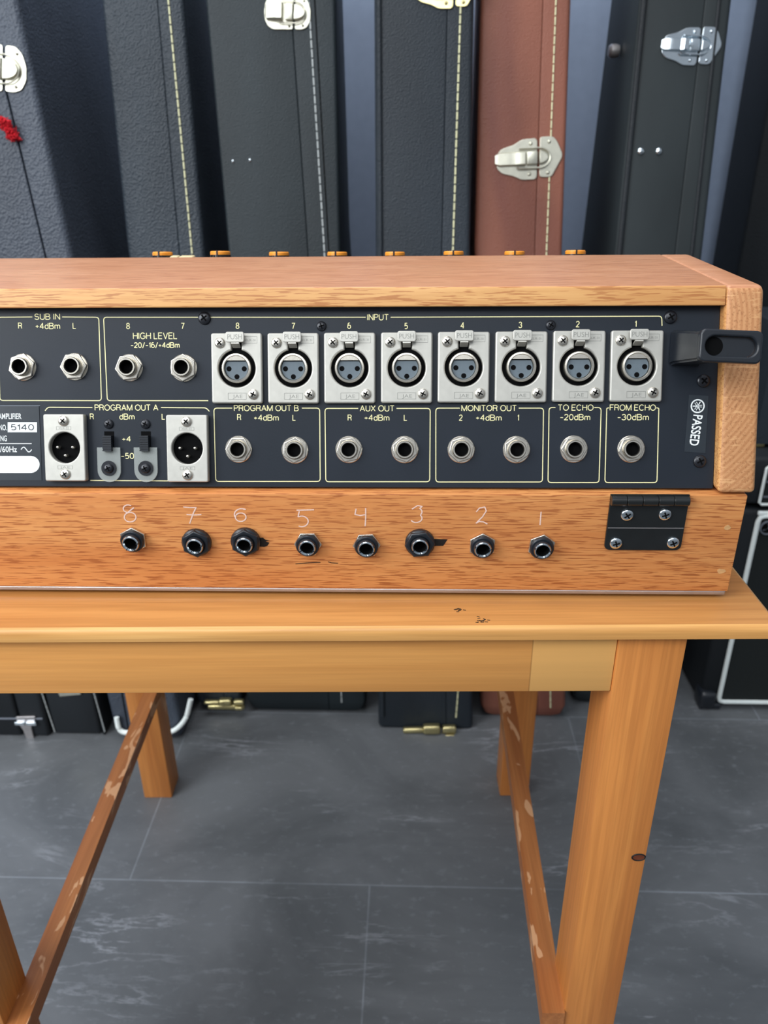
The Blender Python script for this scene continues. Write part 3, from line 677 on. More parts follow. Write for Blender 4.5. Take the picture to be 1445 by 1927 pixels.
ub, vb = pp(1289, 656); inv = (T((qa.x+qb.x)/2, (qa.y+qb.y)/2, h1) @ RZ(ang)).inverted()
p0 = inv @ Vector((ub-0.0055, vb, 0)); 
def sec(cx, cy_, z, a, bb): return [(cx-a, cy_-bb, z), (cx+a, cy_-bb, z), (cx+a, cy_+bb, z), (cx-a, cy_+bb, z)]
pst = MB(); cen = inv @ Vector((ub, vb, 0)); topc = Vector((-hw+0.006, 0, -0.001))
bm = bmesh.new(); vv = []
for ring in (sec(cen.x, cen.y, cen.z, 0.0085, 0.0095), sec(cen.x, cen.y, cen.z+0.004, 0.0075, 0.0085), sec(topc.x, topc.y, topc.z, 0.0055, 0.0070)): vv.append([bm.verts.new(c) for c in ring])
for i in range(2):
    for k in range(4): bm.faces.new((vv[i][k], vv[i][(k+1) % 4], vv[i+1][(k+1) % 4], vv[i+1][k]))
bm.faces.new(vv[0][::-1]); bm.faces.new(vv[2])
bmesh.ops.bevel(bm, geom=bm.edges[:], offset=0.0012, segments=3, affect='EDGES'); bm.verts.index_update()
pst.add(*bmout(bm), 'black_plastic'); pst.build('hook_post', hk, None, 40)

# --- base box
zb0 = ZP - 0.1085; zb1 = ZP - 0.0490; YE = 0.345
b = MB(); b.add(*rbox(XL-0.019, 0.2000, YB, YE, zb0, zb1, 0.0009, 2), 'oak'); base = b.build('base_box', console)
MB().add(*rbox(XL-0.017, 0.1990, YB+0.0005, YE-0.004, zb0-0.0028, zb0, 0.0006, 1), 'alu').build('bottom_plate', console)
for x in (-0.30, 0.18):
    for y in (0.03, 0.31): MB().add(*lathe([(0.008, 0), (0.008, zb0-0.0028), (0.0001, zb0-0.0028)], 20), 'rubber').build('rubber_foot', console, T(x, y, 0))
# pale wood plugs on the base front
for (px, py, r_) in ((1368, 993, 0.0019), (1357, 1075, 0.0022)):
    u, v = bp(px, py); MB().add(*shape([[(r_*random.uniform(.8, 1.2)*math.cos(a), r_*random.uniform(.6, 1)*math.sin(a)) for a in np.linspace(0, 2*math.pi, 9, endpoint=False)]], 0, 0.00015), 'plug').build('wood_plug', base, BF @ T(u, v, 0))
def base_jack(big):
    b = MB(); h = 0.0062
    if big:
        b.add(*shape([hexa(0.0084), circ(0, 0, 0.0049, 28)], 0.0004, 0.0042, 0.0010, 3), 'black_plastic')
        b.add(*lathe([(0.0082, 0), (0.0082, 0.0022), (0.0070, 0.0034)], 32), 'black_plastic')
    else:
        b.add(*shape([hexa(0.0078), circ(0, 0, 0.0049, 28)], 0.0003, 0.0020, 0.0004, 2), 'nickel')
        b.add(*lathe([(0.0066, 0.0019), (0.0066, 0.0034), (0.0060, 0.0042), (0.0045, 0.0042)], 36), 'black_plastic')
    root = b.build('channel_jack', console)
    r = MB(); r.add(*lathe([(0.0050, 0.002), (0.0050, h-0.0008), (0.0046, h)], 32), 'black_plastic')
    r.add(*lathe([(0.0046, h), (0.0043, h+0.0005), (0.0038, h+0.0005), (0.0033, h-0.0003)], 32), 'chrome')
    r.add(*lathe([(0.0033, h-0.0003), (0.0032, 0.0008), (0.0001, 0.0008)], 28), 'hole')
    for k in range(3): r.add(*rbox(-0.0002, 0.0002, 0.0032, 0.0046, h+0.0001, h+0.0007), 'black_plastic', RZ(R(180+(k-1)*65)))
    r.build('bushing', root)
    return root
bj = {True: base_jack(True), False: base_jack(False)}; used = {True: False, False: False}
for px, py, big, a in ((252, 1014, False, .5), (371, 1019, True, .55), (463, 1017, True, .5), (580, 1022, False, .0), (690, 1024, False, .05), (790, 1020, True, .1), (907, 1025, False, .52), (1018, 1027, False, .4)):
    u, v = bp(px, py); mt = BF @ T(u, v, 0) @ RZ(a)
    if not used[big]: bj[big].matrix_local = mt; used[big] = True
    else: copy_tree(bj[big], console, mt)
# gouges beside the big nuts
for pts in ([(485, 1012), (495, 1012), (500, 1016), (507, 1017), (499, 1019), (507, 1021), (503, 1027), (497, 1029), (485, 1028)], [(812, 1014), (842, 1015), (834, 1027), (812, 1027)]):
    q = [bp(*p) for p in pts]; MB().add(*shape([q], 0.0, 0.00015), 'marker').build('gouge', base, BF)
for pts in ([(556, 1061), (580, 1059), (603, 1058)], [(617, 1057), (624, 1059), (636, 1060)]):
    MB().add(*ribbon([bp(*p) for p in pts], 0.0005, 0.00012), 'marker').build('scratch', base, BF)
# handwritten numbers
def arc_px(cx, cy_, rx, ry, a0, a1, n=16): return [(cx+rx*math.cos(R(a0+(a1-a0)*k/n)), cy_+ry*math.sin(R(a0+(a1-a0)*k/n))) for k in range(n+1)]
S8 = [[(247, 951)] + arc_px(241, 957, 9, 7, -60, -250, 12) + arc_px(245, 973, 11, 9, 230, -130, 20) + [(252, 955)]]
S7 = [[(345, 954), (358, 955), (369, 955), (364, 965), (360, 976), (357, 985)], [(351, 968), (366, 969), (379, 968)]]
S6 = [[(457, 958)] + arc_px(455, 968, 14, 11, -60, -210, 12) + arc_px(453, 973, 10, 8, 200, -160, 20)]
S5 = [[(558, 960), (591, 959)], [(563, 962), (561, 972)] + arc_px(568, 981, 12, 10, -120, 120, 12)]
S4 = [[(670, 957), (668, 968), (678, 970), (689, 968)], [(688, 956), (688, 975), (687, 990)]]
S3 = [[(775, 958), (786, 951), (794, 953)] + arc_px(786, 963, 8, 7, -60, 40, 5) + arc_px(783, 975, 11, 8, -40, 150, 10)]
S2 = [[(896, 963), (902, 956), (912, 954), (915, 961), (908, 972), (896, 984), (902, 981), (910, 982), (917, 986)]]
S1 = [[(1018, 963), (1017, 975), (1016, 988)]]
for st in (S8, S7, S6, S5, S4, S3, S2, S1):
    b = MB()
    for pth in st: b.add(*ribbon([bp(*p) for p in pth], 0.0007, 0.00012), 'chalk')
    b.build('handwritten_number', base, BF)
# hinge
hp = [bp(*p) for p in ((1144, 943), (1289, 943), (1284, 1034), (1138, 1032))]
hx0, hx1 = (hp[0][0]+hp[3][0])/2, (hp[1][0]+hp[2][0])/2; hy1 = hp[0][1]; hy0 = (hp[2][1]+hp[3][1])/2
lf = [(hx0, hy1), (hx1, hy1)] + circ(hx1-0.003, hy0+0.003, 0.003, 6, R(0), R(-90)) + circ(hx0+0.003, hy0+0.003, 0.003, 6, R(-90), R(-180))
b = MB(); b.add(*shape([lf], 0.0, 0.0016, 0.0003), 'hinge_black')
ym = bp(1210, 991)[1]; b.add(*rbox(hx0+0.0005, hx1-0.0005, ym-0.00025, ym+0.00025, 0.0015, 0.0018), 'alu')
hinge = b.build('hinge', console, BF)
kn = MB(); nk = 5; kw = (hx1-hx0-0.0005)/nk
for k in range(nk): kn.add(*lathe([(0.0001, 0.0001), (0.0026, 0.0001), (0.0029, 0.0004), (0.0029, kw-0.0004), (0.0026, kw-0.0001), (0.0001, kw-0.0001)], 20), 'hinge_black', T(hx0+k*kw, hy1+0.0015, 0.0026) @ RY(R(90)))
kn.add(*rbox(hx0, hx1, hy1+0.0008, hy1+0.0042, 0.0, 0.0012), 'hinge_black')
kn.build('hinge_knuckle', hinge)
for px, py in ((1178, 966), (1249, 965), (1157, 1019), (1264, 1018)):
    u, v = bp(px, py); link('screw', SCR_NI2, hinge, T(u, v, 0.0016) @ RZ(random.random()))

# --- knobs behind the lid board
def make_knob():
    b = MB(); b.add(*lathe([(0.0072, -0.006), (0.0068, 0.0115)], 32), 'black_plastic')
    for k in range(16): b.add(*rbox(-0.0006, 0.0006, 0.0066, 0.0074, 0.0, 0.011), 'black_plastic', RZ(2*math.pi*k/16))
    root = b.build('channel_knob', console)
    c = MB(); c.add(*lathe([(0.0070, 0.0113), (0.0070, 0.0130), (0.0064, 0.0138), (0.0001, 0.0139)], 32), 'orange')
    c.add(*rbox(-0.0005, 0.0005, -0.0073, 0.0, 0.0112, 0.0142), 'black_plastic')
    c.build('knob_cap', root); return root
kb = make_knob(); YK = 0.163
for i, (px, py) in enumerate(((304, 472.5), (413, 471), (524, 472.5), (634, 472.5), (743, 472.5), (854, 471), (969, 471), (1084, 469.5))):
    pw = cmi @ hit(px, py+1.5, cm @ Vector((0, YK, 0)), CNY)
    mt = T(pw.x, YK, pw.z-0.0139) @ RX(R(-8.4)) @ RZ(-0.1)
    if i == 0: kb.matrix_local = mt
    else: copy_tree(kb, console, mt)
for px, wv in ((329, 0.006), (352, 0.010)):
    pw = cmi @ hit(px, 481.5, cm @ Vector((0, 0.16, 0)), CNY)
    MB().add(*rbox(-wv/2, wv/2, -0.004, 0.004, 0, pw.z-ZP-0.0315, 0.001), 'cream_plastic').build('fader_cap', console, T(pw.x, 0.16, ZP+0.0315))

# ================================================================== the guitar cases
LEAN = R(10)
FN = Vector((0, -math.cos(LEAN), math.sin(LEAN)))
FROT = Matrix(((1, 0, 0, 0), (0, math.sin(LEAN), -math.cos(LEAN), 0), (0, math.cos(LEAN), math.sin(LEAN), 0), (0, 0, 0, 1)))
def section(xl, xr, yf, yb, rl, rr, z):
    p = []
    p += [(xr-rr+rr*math.sin(a), yf+rr-rr*math.cos(a), z) for a in np.linspace(0, math.pi/2, 6)]
    p += [(xr-0.006, yb, z), (xl+0.006, yb, z)]
    p += [(xl+rl-rl*math.cos(a), yf+rl-rl*math.sin(a), z) for a in np.linspace(0, math.pi/2, 6)]
    return p
def loft(rows, m, mb):
    n = len(rows[0]); vs = [v for r in rows for v in r]; fs = []
    for i in range(len(rows)-1):
        for k in range(n): fs.append((i*n+k, i*n+(k+1) % n, (i+1)*n+(k+1) % n, (i+1)*n+k))
    fs.append(tuple(range(n))[::-1]); fs.append(tuple((len(rows)-1)*n+k for k in range(n)))
    return mb.add(vs, fs, m)
class Case:
    """a hard case standing on end against the wall, its narrow side to the room"""
    def __init__(s, name, label, cat, F, left, right, seam, mats, top=1.13, group=None, depth=0.36, rb=0.022, round_r=0.006, sg=0.0002):
        s.F = F
        s.root = thing(name, label, cat, T(0, 0, 0), group)
        s.L = s.line(left); s.Rr = s.line(right); s.S = s.line(seam) if seam else None
        x0 = (s.at(s.L, 0)+s.at(s.Rr, 0))/2
        s.root.matrix_world = T(x0, F, 0); s.off = T(-x0, -F, 0); s.x0 = x0
        zs = [0.0, rb*0.3, rb, 0.12, 0.3, 0.5, 0.67, 0.95, top-0.01, top]
        def rows(xa, xb, rl, rr):
            out = []
            for z in zs:
                ins = 0.0 if z >= rb else rb*(1-math.sqrt(max(0, 1-((rb-z)/rb)**2)))
                ins = min(ins, rb*0.7); yf = F + z*math.tan(LEAN) + ins*0.6
                fl = ins if rl > 0.003 else 0; fr = ins if rr > 0.003 else 0
                out.append(section(xa(z)+fl, xb(z)-fr, yf, F+depth, rl, rr, z))
            return out
        L, Q, S = (lambda z: s.at(s.L, z)), (lambda z: s.at(s.Rr, z)), (lambda z: s.at(s.S, z)) if s.S else None
        if S:
            loft(rows(L, lambda z: S(z)-sg, round_r, 0.0012), mats, MB()).build('case_body', s.root, s.off)
            loft(rows(lambda z: S(z)+sg, Q, 0.0012, round_r), mats, MB()).build('case_lid', s.root, s.off)
        else:
            loft(rows(L, Q, round_r, round_r), mats, MB()).build('case_body', s.root, s.off)
    def fp(s, px, py): return hit(px, py, (0, s.F, 0), FN)
    def line(s, pts):
        q = [s.fp(*p) for p in pts]; return sorted((v.z, v.x) for v in q)
    def at(s, ln, z):
        if len(ln) == 1: return ln[0][1]
        if z <= ln[0][0]: a, b = ln[0], ln[1]
        elif z >= ln[-1][0]: a, b = ln[-2], ln[-1]
        else:
            for a, b in zip(ln[:-1], ln[1:]):
                if a[0] <= z <= b[0]: break
        return a[1] + (b[1]-a[1])*(z-a[0])/(b[0]-a[0])
    def pt(s, ln, z, out=0.0):
        return Vector((s.at(ln, z), s.F + z*math.tan(LEAN), z)) + FN*out
    def stitch(s, pts, m, z0=0.03, z1=1.1, r=0.0011, dash=0.0085, gap=0.0016):
        ln = s.line(pts); b = MB(); z = z0
        while z < z1:
            b.add(*tube([s.pt(ln, z, 0.0006), s.pt(ln, z+dash, 0.0006)], r, 6, up=FN), m); z += dash+gap
        b.build('stitching', s.root, s.off)
    def bead(s, pts, m, r=0.002, name='edge_binding', z0=0.02, z1=1.12, out=0.0):
        ln = s.line(pts); MB().add(*tube([s.pt(ln, z, out) for z in np.linspace(z0, z1, 24)], r, 10, up=FN), m).build(name, s.root, s.off)
    def frame(s, px, py, out=0.0):
        p = s.fp(px, py) + FN*out; return s.off @ T(*p) @ FROT
    def stud(s, px, py, m='chrome', r=0.0042):
        MB().add(*lathe([(r, 0), (r*0.9, r*0.5), (r*0.5, r*0.85), (0.0001, r)], 16), m).build('stud', s.root, s.frame(px, py))

BUT_L = [(260, 420), (330, 330), (520, 280), (650, 205), (850, 195), (880, 230), (880, 740), (850, 780), (650, 780), (520, 720), (350, 680), (270, 610)]
BUT_R = [(920, 200), (950, 180), (1120, 180), (1180, 250), (1260, 420), (1260, 480), (1180, 620), (1110, 740), (1060, 755), (920, 750)]
RND_L = [(240, 470), (260, 320), (330, 190), (420, 140), (880, 130), (880, 800), (440, 820), (330, 760), (260, 630)]
RND_R = [(925, 130), (1080, 130), (1190, 220), (1260, 400), (1260, 600), (1190, 740), (1080, 790), (925, 795)]
def make_latch(case, px, py, width, m, style, rot=0.0, broken=False, sy=1.0):
    """nickel draw latch: two plates, lever, wire loop and hook"""
    k = width/1030
    def N(p): return ((p[0]-750)*k, (480-p[1])*k)
    PL, PR = (BUT_L, BUT_R) if style == 'butterfly' else (RND_L, RND_R)
    b = MB()
    for lp in (PL, PR): b.add(*shape([fillet([N(p) for p in lp], 45*k, True)], 0.0, 0.0014, 0.0005, 2), m)
    rv = ((780, 270), (1060, 255), (765, 700), (1045, 690)) if style == 'butterfly' else ((800, 200), (1110, 230), (800, 740), (1100, 710))
    for p in rv:
        x, y = N(p); b.add(*lathe([(30*k, 0.001), (27*k, 0.002), (14*k, 0.003), (0.0001, 0.0033)], 14), m, T(x, y, 0))
    root = b.build('latch', case.root, case.frame(px, py, 0.0006) @ RZ(rot) @ Matrix.Diagonal((1, sy, 1, 1)), 40)
    hgt = 95 if style == 'butterfly' else 165
    lv = MB(); prof = [(240, 0.004), (300, 0.0055), (480, 0.0060), (560, 0.0062), (610, 0.0085), (690, 0.0085), (705, 0.006)]
    if style != 'butterfly': prof = [(270, 0.003), (310, 0.0062), (420, 0.008), (470, 0.0078), (520, 0.0095), (640, 0.0098), (660, 0.007)]
    vs, fs = [], []
    for i, (x, z) in enumerate(prof):
        hh = hgt*(0.72 if i == 0 else 1.0)
        for y in (-hh, -hh*0.85, hh*0.85, hh):
            vs.append(((x-750)*k, y*k, z - (0.002 if abs(y) == hh else 0))); 
    n = 4
    for i in range(len(prof)-1):
        for j in range(n-1): fs.append((i*n+j, i*n+j+1, (i+1)*n+j+1, (i+1)*n+j))
    vs2 = [(v[0], v[1], 0.0012) for v in vs]; o_ = len(vs)
    fs += [tuple(o_+i for i in f[::-1]) for f in fs]
    for i in range(len(prof)-1):
        fs += [(i*n, (i+1)*n, o_+(i+1)*n, o_+i*n), (i*n+n-1, o_+i*n+n-1, o_+(i+1)*n+n-1, (i+1)*n+n-1)]
    fs += [tuple(range(n)) + tuple(o_+j for j in range(n-1, -1, -1)), tuple((len(prof)-1)*n+j for j in range(n-1, -1, -1)) + tuple(o_+(len(prof)-1)*n+j for j in range(n))]
    lv.add(vs+vs2, fs, m); lv.build('latch_lever', root, None, 30)
    hs = MB(); hs.add(*rbox((720-750)*k, (880-750)*k, -hgt*k*0.95, hgt*k*0.95, 0.001, 0.0065, 0.001), m)
    dsh = [((905-750)*k, -hgt*k*0.9), ((905-750)*k, hgt*k*0.9)] + [((905-750+ (hgt*1.5)*math.cos(a))*k, hgt*k*0.9*math.sin(a)) for a in np.linspace(R(85), R(-85), 12)]
    hs.add(*shape([dsh], 0.001, 0.0068, 0.0012, 2), m)
    if broken: hs.add(*lathe([(45*k, 0.006), (40*k, 0.0075), (0.0001, 0.0078)], 16), m)
    hs.build('latch_hook', root, None, 30)
    yy = hgt+45
    lp = [((600-750)*k, yy*k, 0.0052), ((900-750)*k, yy*k, 0.0046)] + [((900-750+ yy*1.25*math.cos(a))*k, yy*k*math.sin(a), 0.0046) for a in np.linspace(R(80), R(-80), 14)] + [((900-750)*k, -yy*k, 0.0046), ((600-750)*k, -yy*k, 0.0052), ((570-750)*k, -(yy-30)*k, 0.0056)]
    MB().add(*tube(lp, 13*k, 8), m).build('latch_loop', root)
    return root
def make_edge_latch(case, px, py, width, rot=0.0):
    """brass latch at the lower edge of a case, seen from above: two stacked bars with rounded ends"""
    b = MB(); k = width
    b.add(*rbox(-0.42*k, 0.50*k, -0.14*k, -0.02*k, 0.0, 0.010, 0.0025), 'brass')
    root = b.build('latch', case.root, case.frame(px, py, 0.0006) @ RZ(rot), 40)
    l = MB(); l.add(*rbox(-0.50*k, -0.10*k, 0.0, 0.10*k, 0.002, 0.012, 0.003), 'brass'); l.add(*rbox(-0.12*k, 0.20*k, -0.005*k, 0.16*k, 0.002, 0.015, 0.003), 'brass'); l.build('latch_lever', root, None, 30)
    h = MB(); h.add(*rbox(0.24*k, 0.50*k, 0.0, 0.13*k, 0.002, 0.013, 0.003), 'brass'); h.add(*rbox(0.28*k, 0.47*k, -0.12*k, -0.03*k, 0.006, 0.014, 0.002), 'brass'); h.build('latch_hook', root, None, 30)
    return root
GC = 'hard guitar cases standing along the back wall'
A = Case('guitar_case', 'slate-grey leathery hard case at the far left with a red wool tuft on its seam', 'guitar case', 0.880, [(-160, 0), (-47, 480), (200, 1300), (219, 1398)], [(33, 0), (135, 480), (352, 1402)], [(-29, 0), (85, 480), (246, 1398)], 'vinyl_blue', group=GC, round_r=0.008, sg=0.0009, depth=0.60)
make_latch(A, -9, 129, 0.076, 'latch_metal', 'round', R(-8))
lb_ = A.line([(222, 1352), (232, 1372)])
def fpts(case, pts, out): return [case.off @ (case.fp(*p) + FN*out) for p in pts]
MB().add(*tube([p for p in fpts(A, fillet([(222, 1346), (227, 1374), (325, 1376), (352, 1352), (361, 1312)], 22, n=10), 0.006)], 0.0036, 10), 'piping').build('bumper_rail', A.root)['label'] = 'white curved rail'
B = Case('guitar_case', 'black pebbled hard case with cream stitching, between the slate-grey case and the smooth black case', 'guitar case', 0.945, [(190, 0), (240, 480), (374, 1345)], [(345, 0), (385, 480), (456, 1345)], [(296, 0), (338, 480), (425, 1345)], 'vinyl_b', group=GC)
B.stitch([(317, 0), (362, 480)], 'stitch', 0.25)
make_edge_latch(B, 424, 1320, 0.062)
Cc = Case('guitar_case', 'smooth black hard case with grey stitching and a rounded nickel latch near the top', 'guitar case', 0.945, [(386, 0), (430, 480), (466, 1348)], [(631, 0), (641, 480), (690, 1348)], [(547, 0), (580, 480), (620, 1348)], 'vinyl_c', group=GC, round_r=0.005)
Cc.stitch([(581, 0), (611, 480), (644, 1348)], 'stitch_grey', 0.02)
Cc.bead([(592, 0), (619, 480)], 'hole', 0.0008, 'valance_crease', 0.3)
make_latch(Cc, 541, 25, 0.057, 'latch_metal', 'round', R(-4))
Cc.stud(438, 304, r=0.0020); Cc.stud(470, 302, r=0.0020)
Dd = Case('guitar_case', 'narrow black hard case with cream stitching, left neighbour of the brown case', 'guitar case', 0.915, [(704, 0), (707, 480), (712, 1375)], [(892, 0), (884, 480), (890, 1378)], [(842, 0), (831, 480), (840, 1378)], 'vinyl_d', group=GC, rb=0.006)
Dd.stitch([(867, 0), (852, 480), (862, 1300), (856, 1376)], 'stitch', 0.02)
Dd.bead([(713, 0), (716, 480), (720, 1375)], 'vinyl_d', 0.0030, 'edge_binding', 0.02, 1.12, 0.0004)
make_latch(Dd, 838, -22, 0.074, 'brass', 'butterfly', 0)
make_edge_latch(Dd, 808, 1372, 0.079, R(2))
Ee = Case('guitar_case', 'reddish brown hard case with cream stitching and a nickel butterfly latch', 'guitar case', 0.940, [(905, 0), (893, 480), (905, 1357)], [(1075, 0), (1058, 480), (1065, 1360)], [(1022, 0), (1006, 480), (1012, 1357)], 'vinyl_e', group=GC)
Ee.stitch([(1046, 0), (1028, 480), (1036, 1357)], 'stitch', 0.02, r=0.0009)
make_latch(Ee, 994, 299, 0.084, 'latch_metal', 'butterfly', R(2))
Gg = Case('guitar_case', 'smooth black hard case with a shiny chrome latch, right of the brown case', 'guitar case', 0.975, [(1204, 0), (1157, 480)], [(1378, 0), (1322, 480)], [(1327, 0), (1270, 480)], 'vinyl_g', group=GC)
Gg.bead([(1212, 0), (1165, 480)], 'vinyl_dark', 0.0036, 'edge_binding', 0.02, 1.12, 0.0006)
Gg.bead([(1353, 0), (1301, 480)], 'vinyl_dark', 0.0022, 'edge_binding', 0.02, 1.12, 0.0004)
make_latch(Gg, 1299, 87, 0.0745, 'chrome', 'butterfly', R(-3), True)
for px, py in ((1205, 285), (1239, 285)): Gg.stud(px, py, r=0.0042)
# metal foot on the left flank of that case
xs_ = Gg.at(Gg.L, 0.86); pf = hit(1163, 96, (xs_, 0, 0), Vector((1, 0, 0)))
MB().add(*lathe([(0.007, 0), (0.0085, 0.004), (0.0085, 0.011), (0.006, 0.014), (0.0001, 0.0145)], 20), 'alu').build('strap_button', Gg.root, Gg.off @ T(Gg.at(Gg.L, pf.z), pf.y, pf.z) @ RY(R(-90)))
# red wool
b = MB(); pr = A.fp(21, 245)
for k in range(420):
    a = Vector((random.gauss(0, 0.0030), random.gauss(0, 0.0024), random.uniform(-0.0115, 0.0115))); a.x -= a.z*0.42
    d = Vector((random.gauss(0, 1), random.gauss(0, 1), random.gauss(0, 1))).normalized()*random.uniform(0.0018, 0.0036)
    e = Vector((random.gauss(0, 1), random.gauss(0, 1), random.gauss(0, 1)))*0.0015
    b.add(*tube([a, a+d*0.5+e, a+d], 0.0007, 5), 'red')
wool = b.build('wool_tuft', None, T(*(pr + FN*0.0065))); tag(wool, 'small tuft of bright red wool caught on the seam of the slate-grey case', 'wool tuft')

# short cases under the table at the far left
def low_case(label, F, xl, xr, seam, m, h=0.13):
    root = thing('low_hard_case', label, 'hard case', T((xl+xr)/2, F, 0)); off = T(-(xl+xr)/2, -F, 0)
    for nm, a, bb in (('case_body', xl, seam-0.0006), ('case_lid', seam+0.0006, xr)):
        MB().add(*rbox(a, bb, F, F+0.30, 0, h, 0.006, 3), m).build(nm, root, off)
    return root, off
fl = lambda px, py: hit(px, py, (0, 0, 0), Vector((0, 0, 1)))
a0, a1, a2 = fl(-60, 1386), fl(58, 1388), fl(96, 1388)
q, off = low_case('low black hard case with a tall grey clasp, under the table at far left', 0.884, a0.x, a2.x-0.002, a1.x-0.012, 'vinyl_dark')
FY = Vector((0, -1, 0))
def yv(px, py, F): return hit(px, py, (0, F, 0), FY)
b = MB(); F_ = 0.884
pts = [yv(*p, F_) for p in ((30, 1347), (68, 1346), (66, 1358), (60, 1366), (66, 1390), (52, 1390), (44, 1370), (36, 1360))]
cx_ = sum(p.x for p in pts)/len(pts)
b.add(*shape([fillet([(p.x-cx_, p.z) for p in pts], 0.003, True)], 0, 0.003, 0.0008), 'alu', RX(R(90)))
b.add(*rbox(-0.016, -0.001, 0.026, 0.032, 0.0, 0.006, 0.001), 'chrome', RX(R(90)) @ T(0, 0, 0.0)); b.add(*rbox(0.001, 0.016, 0.026, 0.032, 0.0, 0.006, 0.001), 'chrome', RX(R(90)))
b.build('clasp', q, off @ T(cx_, F_, 0))
z_ = yv(20, 1352, F_).z
MB().add(*tube([(a0.x, F_-0.0006, z_-0.001), (a2.x-0.006, F_-0.0006, z_+0.001)], 0.0013, 8), 'grey_trim').build('trim_line', q, off)
b0, b1 = fl(102, 1381), fl(207, 1380)
q2, off2 = low_case('low black hard case with pale edge stitching beside the white-railed case under the table', 0.890, b0.x, b1.x-0.006, b0.x+(b1.x-b0.x)*0.88, 'vinyl_dark')
for pa_, pb_ in (((78, 1300), (104, 1378)), ((176, 1300), (198, 1378))):
    u1_, u2_ = yv(*pa_, 0.89), yv(*pb_, 0.89); b = MB(); n = 9
    for k in range(n):
        p_, q_ = u1_.lerp(u2_, k/n), u1_.lerp(u2_, (k+0.8)/n); b.add(*tube([p_+FY*0.0006, q_+FY*0.0006], 0.0010, 6), 'stitch_grey')
    b.build('stitching', q2, off2)
c1_ = yv(130, 1303, 0.89)
b = MB(); b.add(*shape([[(-0.020, 0.030), (0.022, 0.030), (0.018, -0.002), (-0.014, -0.006)]], 0, 0.003, 0.001), 'latch_metal', RX(R(90))); b.build('latch', q2, off2 @ T(c1_.x, 0.89, c1_.z))

# ================================================================== tall dark case and amplifiers at the right
xk = hit(1352, 300, (0, 1.46, 0), FY).x
xk2 = hit(1342, 480, (0, 1.46, 0), FY)
tall = thing('tall_case', 'very dark tall flat case against the wall behind the amplifiers at the right edge', 'case', T(xk2.x+0.15, 1.34, 0))
MB().add(*rbox(-0.15, 0.15, 0, 0.12, 0, 1.5, 0.006, 3), 'vinyl_dark').build('case_body', tall, None)
MB().add(*rbox(0.09, 0.10, -0.006, 0.0, 0.5, 0.62, 0.002), 'black_plastic').build('handle', tall)
# cabinet
YA = 0.972
c0 = yv(1355, 1322, YA); ct = yv(1425, 966, YA)
XA = yv(1318, 1325, YA).x
cab = thing('speaker_cabinet', 'black speaker cabinet with white piping and round badge, right of the table', 'speaker cabinet', T(XA+0.22, YA+0.13, 0))
offc = T(-(XA+0.22), -(YA+0.13), 0)
ZC = ct.z+0.004
MB().add(*rbox(XA, XA+0.44, YA+0.004, YA+0.26, 0.004, ZC, 0.008, 3), 'tolex').build('cabinet_body', cab, offc)
gx0 = (c0.x+ct.x)/2; gz0 = c0.z+0.002; gz1 = ct.z-0.004
MB().add(*rbox(gx0, XA+0.43, YA+0.001, YA+0.006, gz0, gz1), 'grille').build('grille', cab, offc)
fr = [(gx0, YA, gz0+0.008), (gx0+0.002, YA, gz0+0.002), (gx0+0.008, YA, gz0), (XA+0.424, YA, gz0), (XA+0.43, YA, gz0+0.008), (XA+0.43, YA, gz1-0.006), (XA+0.424, YA, gz1), (gx0+0.008, YA, gz1), (gx0+0.002, YA, gz1-0.002), (gx0, YA, gz1-0.008)]
MB().add(*tube(fr, 0.0034, 8, True, up=(0, 1, 0)), 'piping').build('piping', cab, offc)
MB().add(*rbox(gx0-0.002, XA+0.432, YA-0.002, YA+0.004, gz1, gz1+0.007, 0.002), 'piping').build('top_piping', cab, offc)
lg_ = yv(1443, 992, YA); b = MB(); r_ = 0.0105
b.add(*shape([circ(0, 0, r_), circ(0, 0, r_-0.0018)], 0, 0.003, 0.0004), 'grey_trim'); b.add(*shape([circ(0, 0, r_-0.0016)], 0, 0.001), 'hole')
for pth in ([(-0.005, -0.004), (0.001, -0.001), (0.002, 0.006)], [(-0.001, 0.005), (0.002, 0.006), (0.005, -0.004)], [(-0.006, -0.0035), (0.005, 0.0)]): b.add(*ribbon(pth, 0.0016, 0.002), 'grey_trim')
b.build('badge', cab, offc @ T(lg_.x, YA-0.0005, lg_.z) @ RX(R(90)))
b = MB(); b.add(*rbox(-0.004, 0.022, -0.006, 0.024, 0.0, 0.030, 0.007, 3), 'black_plastic'); b.add(*rbox(-0.003, 0.03, -0.005, 0.02, 0.0, 0.010, 0.003), 'black_plastic')
b.build('corner_protector', cab, offc @ T(XA, YA, 0.001))
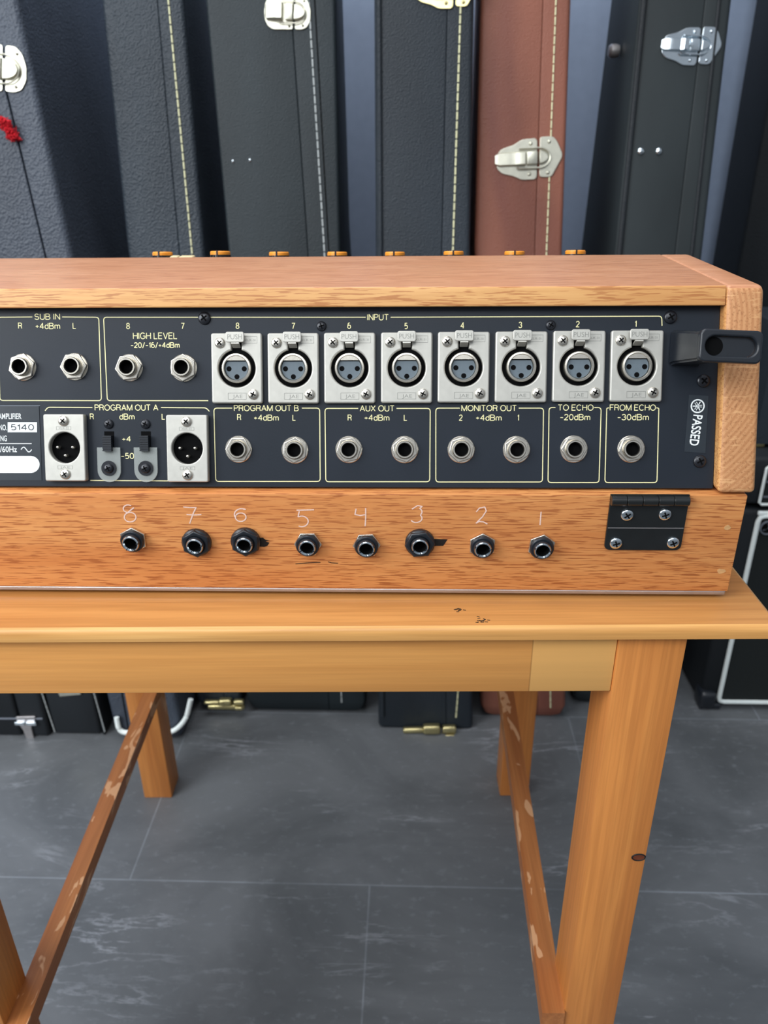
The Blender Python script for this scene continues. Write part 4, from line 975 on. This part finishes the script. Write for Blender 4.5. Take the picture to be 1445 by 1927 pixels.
# head
h0, h1_ = yv(1427, 953, YA), yv(1429, 876, YA)
ztop = yv(1428, 869, YA).z
head = thing('amplifier_head', 'small black amplifier head with white piping on the speaker cabinet', 'amplifier', T(XA+0.22, YA+0.13, ZC+0.007))
offh = T(-(XA+0.22), -(YA+0.13), -(ZC+0.007))
MB().add(*rbox(XA+0.004, XA+0.436, YA+0.004, YA+0.25, ZC+0.007, ztop+0.004, 0.006, 3), 'tolex').build('head_body', head, offh)
hx = h0.x; za, zb = h0.z+0.003, h1_.z-0.001
fr = [(hx, YA, za+0.003), (hx+0.003, YA, za), (XA+0.427, YA, za), (XA+0.43, YA, za+0.003), (XA+0.43, YA, zb-0.003), (XA+0.427, YA, zb), (hx+0.003, YA, zb), (hx, YA, zb-0.003)]
MB().add(*rbox(hx, XA+0.43, YA+0.001, YA+0.006, za, zb), 'grille').build('front_panel', head, offh)
MB().add(*tube(fr, 0.0020, 8, True, up=(0, 1, 0)), 'piping').build('piping', head, offh)
for py in (907, 935):
    zt_ = yv(1440, py, YA).z; MB().add(*rbox(hx+0.004, XA+0.425, YA-0.0005, YA+0.002, zt_-0.0012, zt_+0.0012), 'grey_trim').build('control_strip', head, offh)
# small case on the head
e0 = yv(1416, 850, YA+0.04); e1 = yv(1445, 680, YA+0.04)
sb = thing('small_case', 'small dark case with a brass foot standing on the amplifier head', 'case', T(e0.x+0.10, YA+0.10, ztop+0.004))
offs = T(-(e0.x+0.10), -(YA+0.10), -(ztop+0.004))
zs0 = ztop+0.010
b = MB(); b.add([(e0.x, YA+0.04, zs0), (e0.x+0.2, YA+0.04, zs0), (e0.x+0.2, YA+0.04, zs0+0.16), (e1.x+0.004, YA+0.04, zs0+0.16), (e0.x, YA+0.16, zs0), (e0.x+0.2, YA+0.16, zs0), (e0.x+0.2, YA+0.16, zs0+0.16), (e1.x+0.004, YA+0.16, zs0+0.16)],
             [(0, 1, 2, 3), (7, 6, 5, 4), (0, 4, 5, 1), (1, 5, 6, 2), (2, 6, 7, 3), (3, 7, 4, 0)], 'vinyl_d'); b.build('case_body', sb, offs)
for dx in (0.004, 0.18):
    MB().add(*rbox(0, 0.012, 0, 0.012, 0, 0.009, 0.002), 'brass').build('brass_foot', sb, offs @ T(e0.x+dx, YA+0.042, ztop+0.0042))
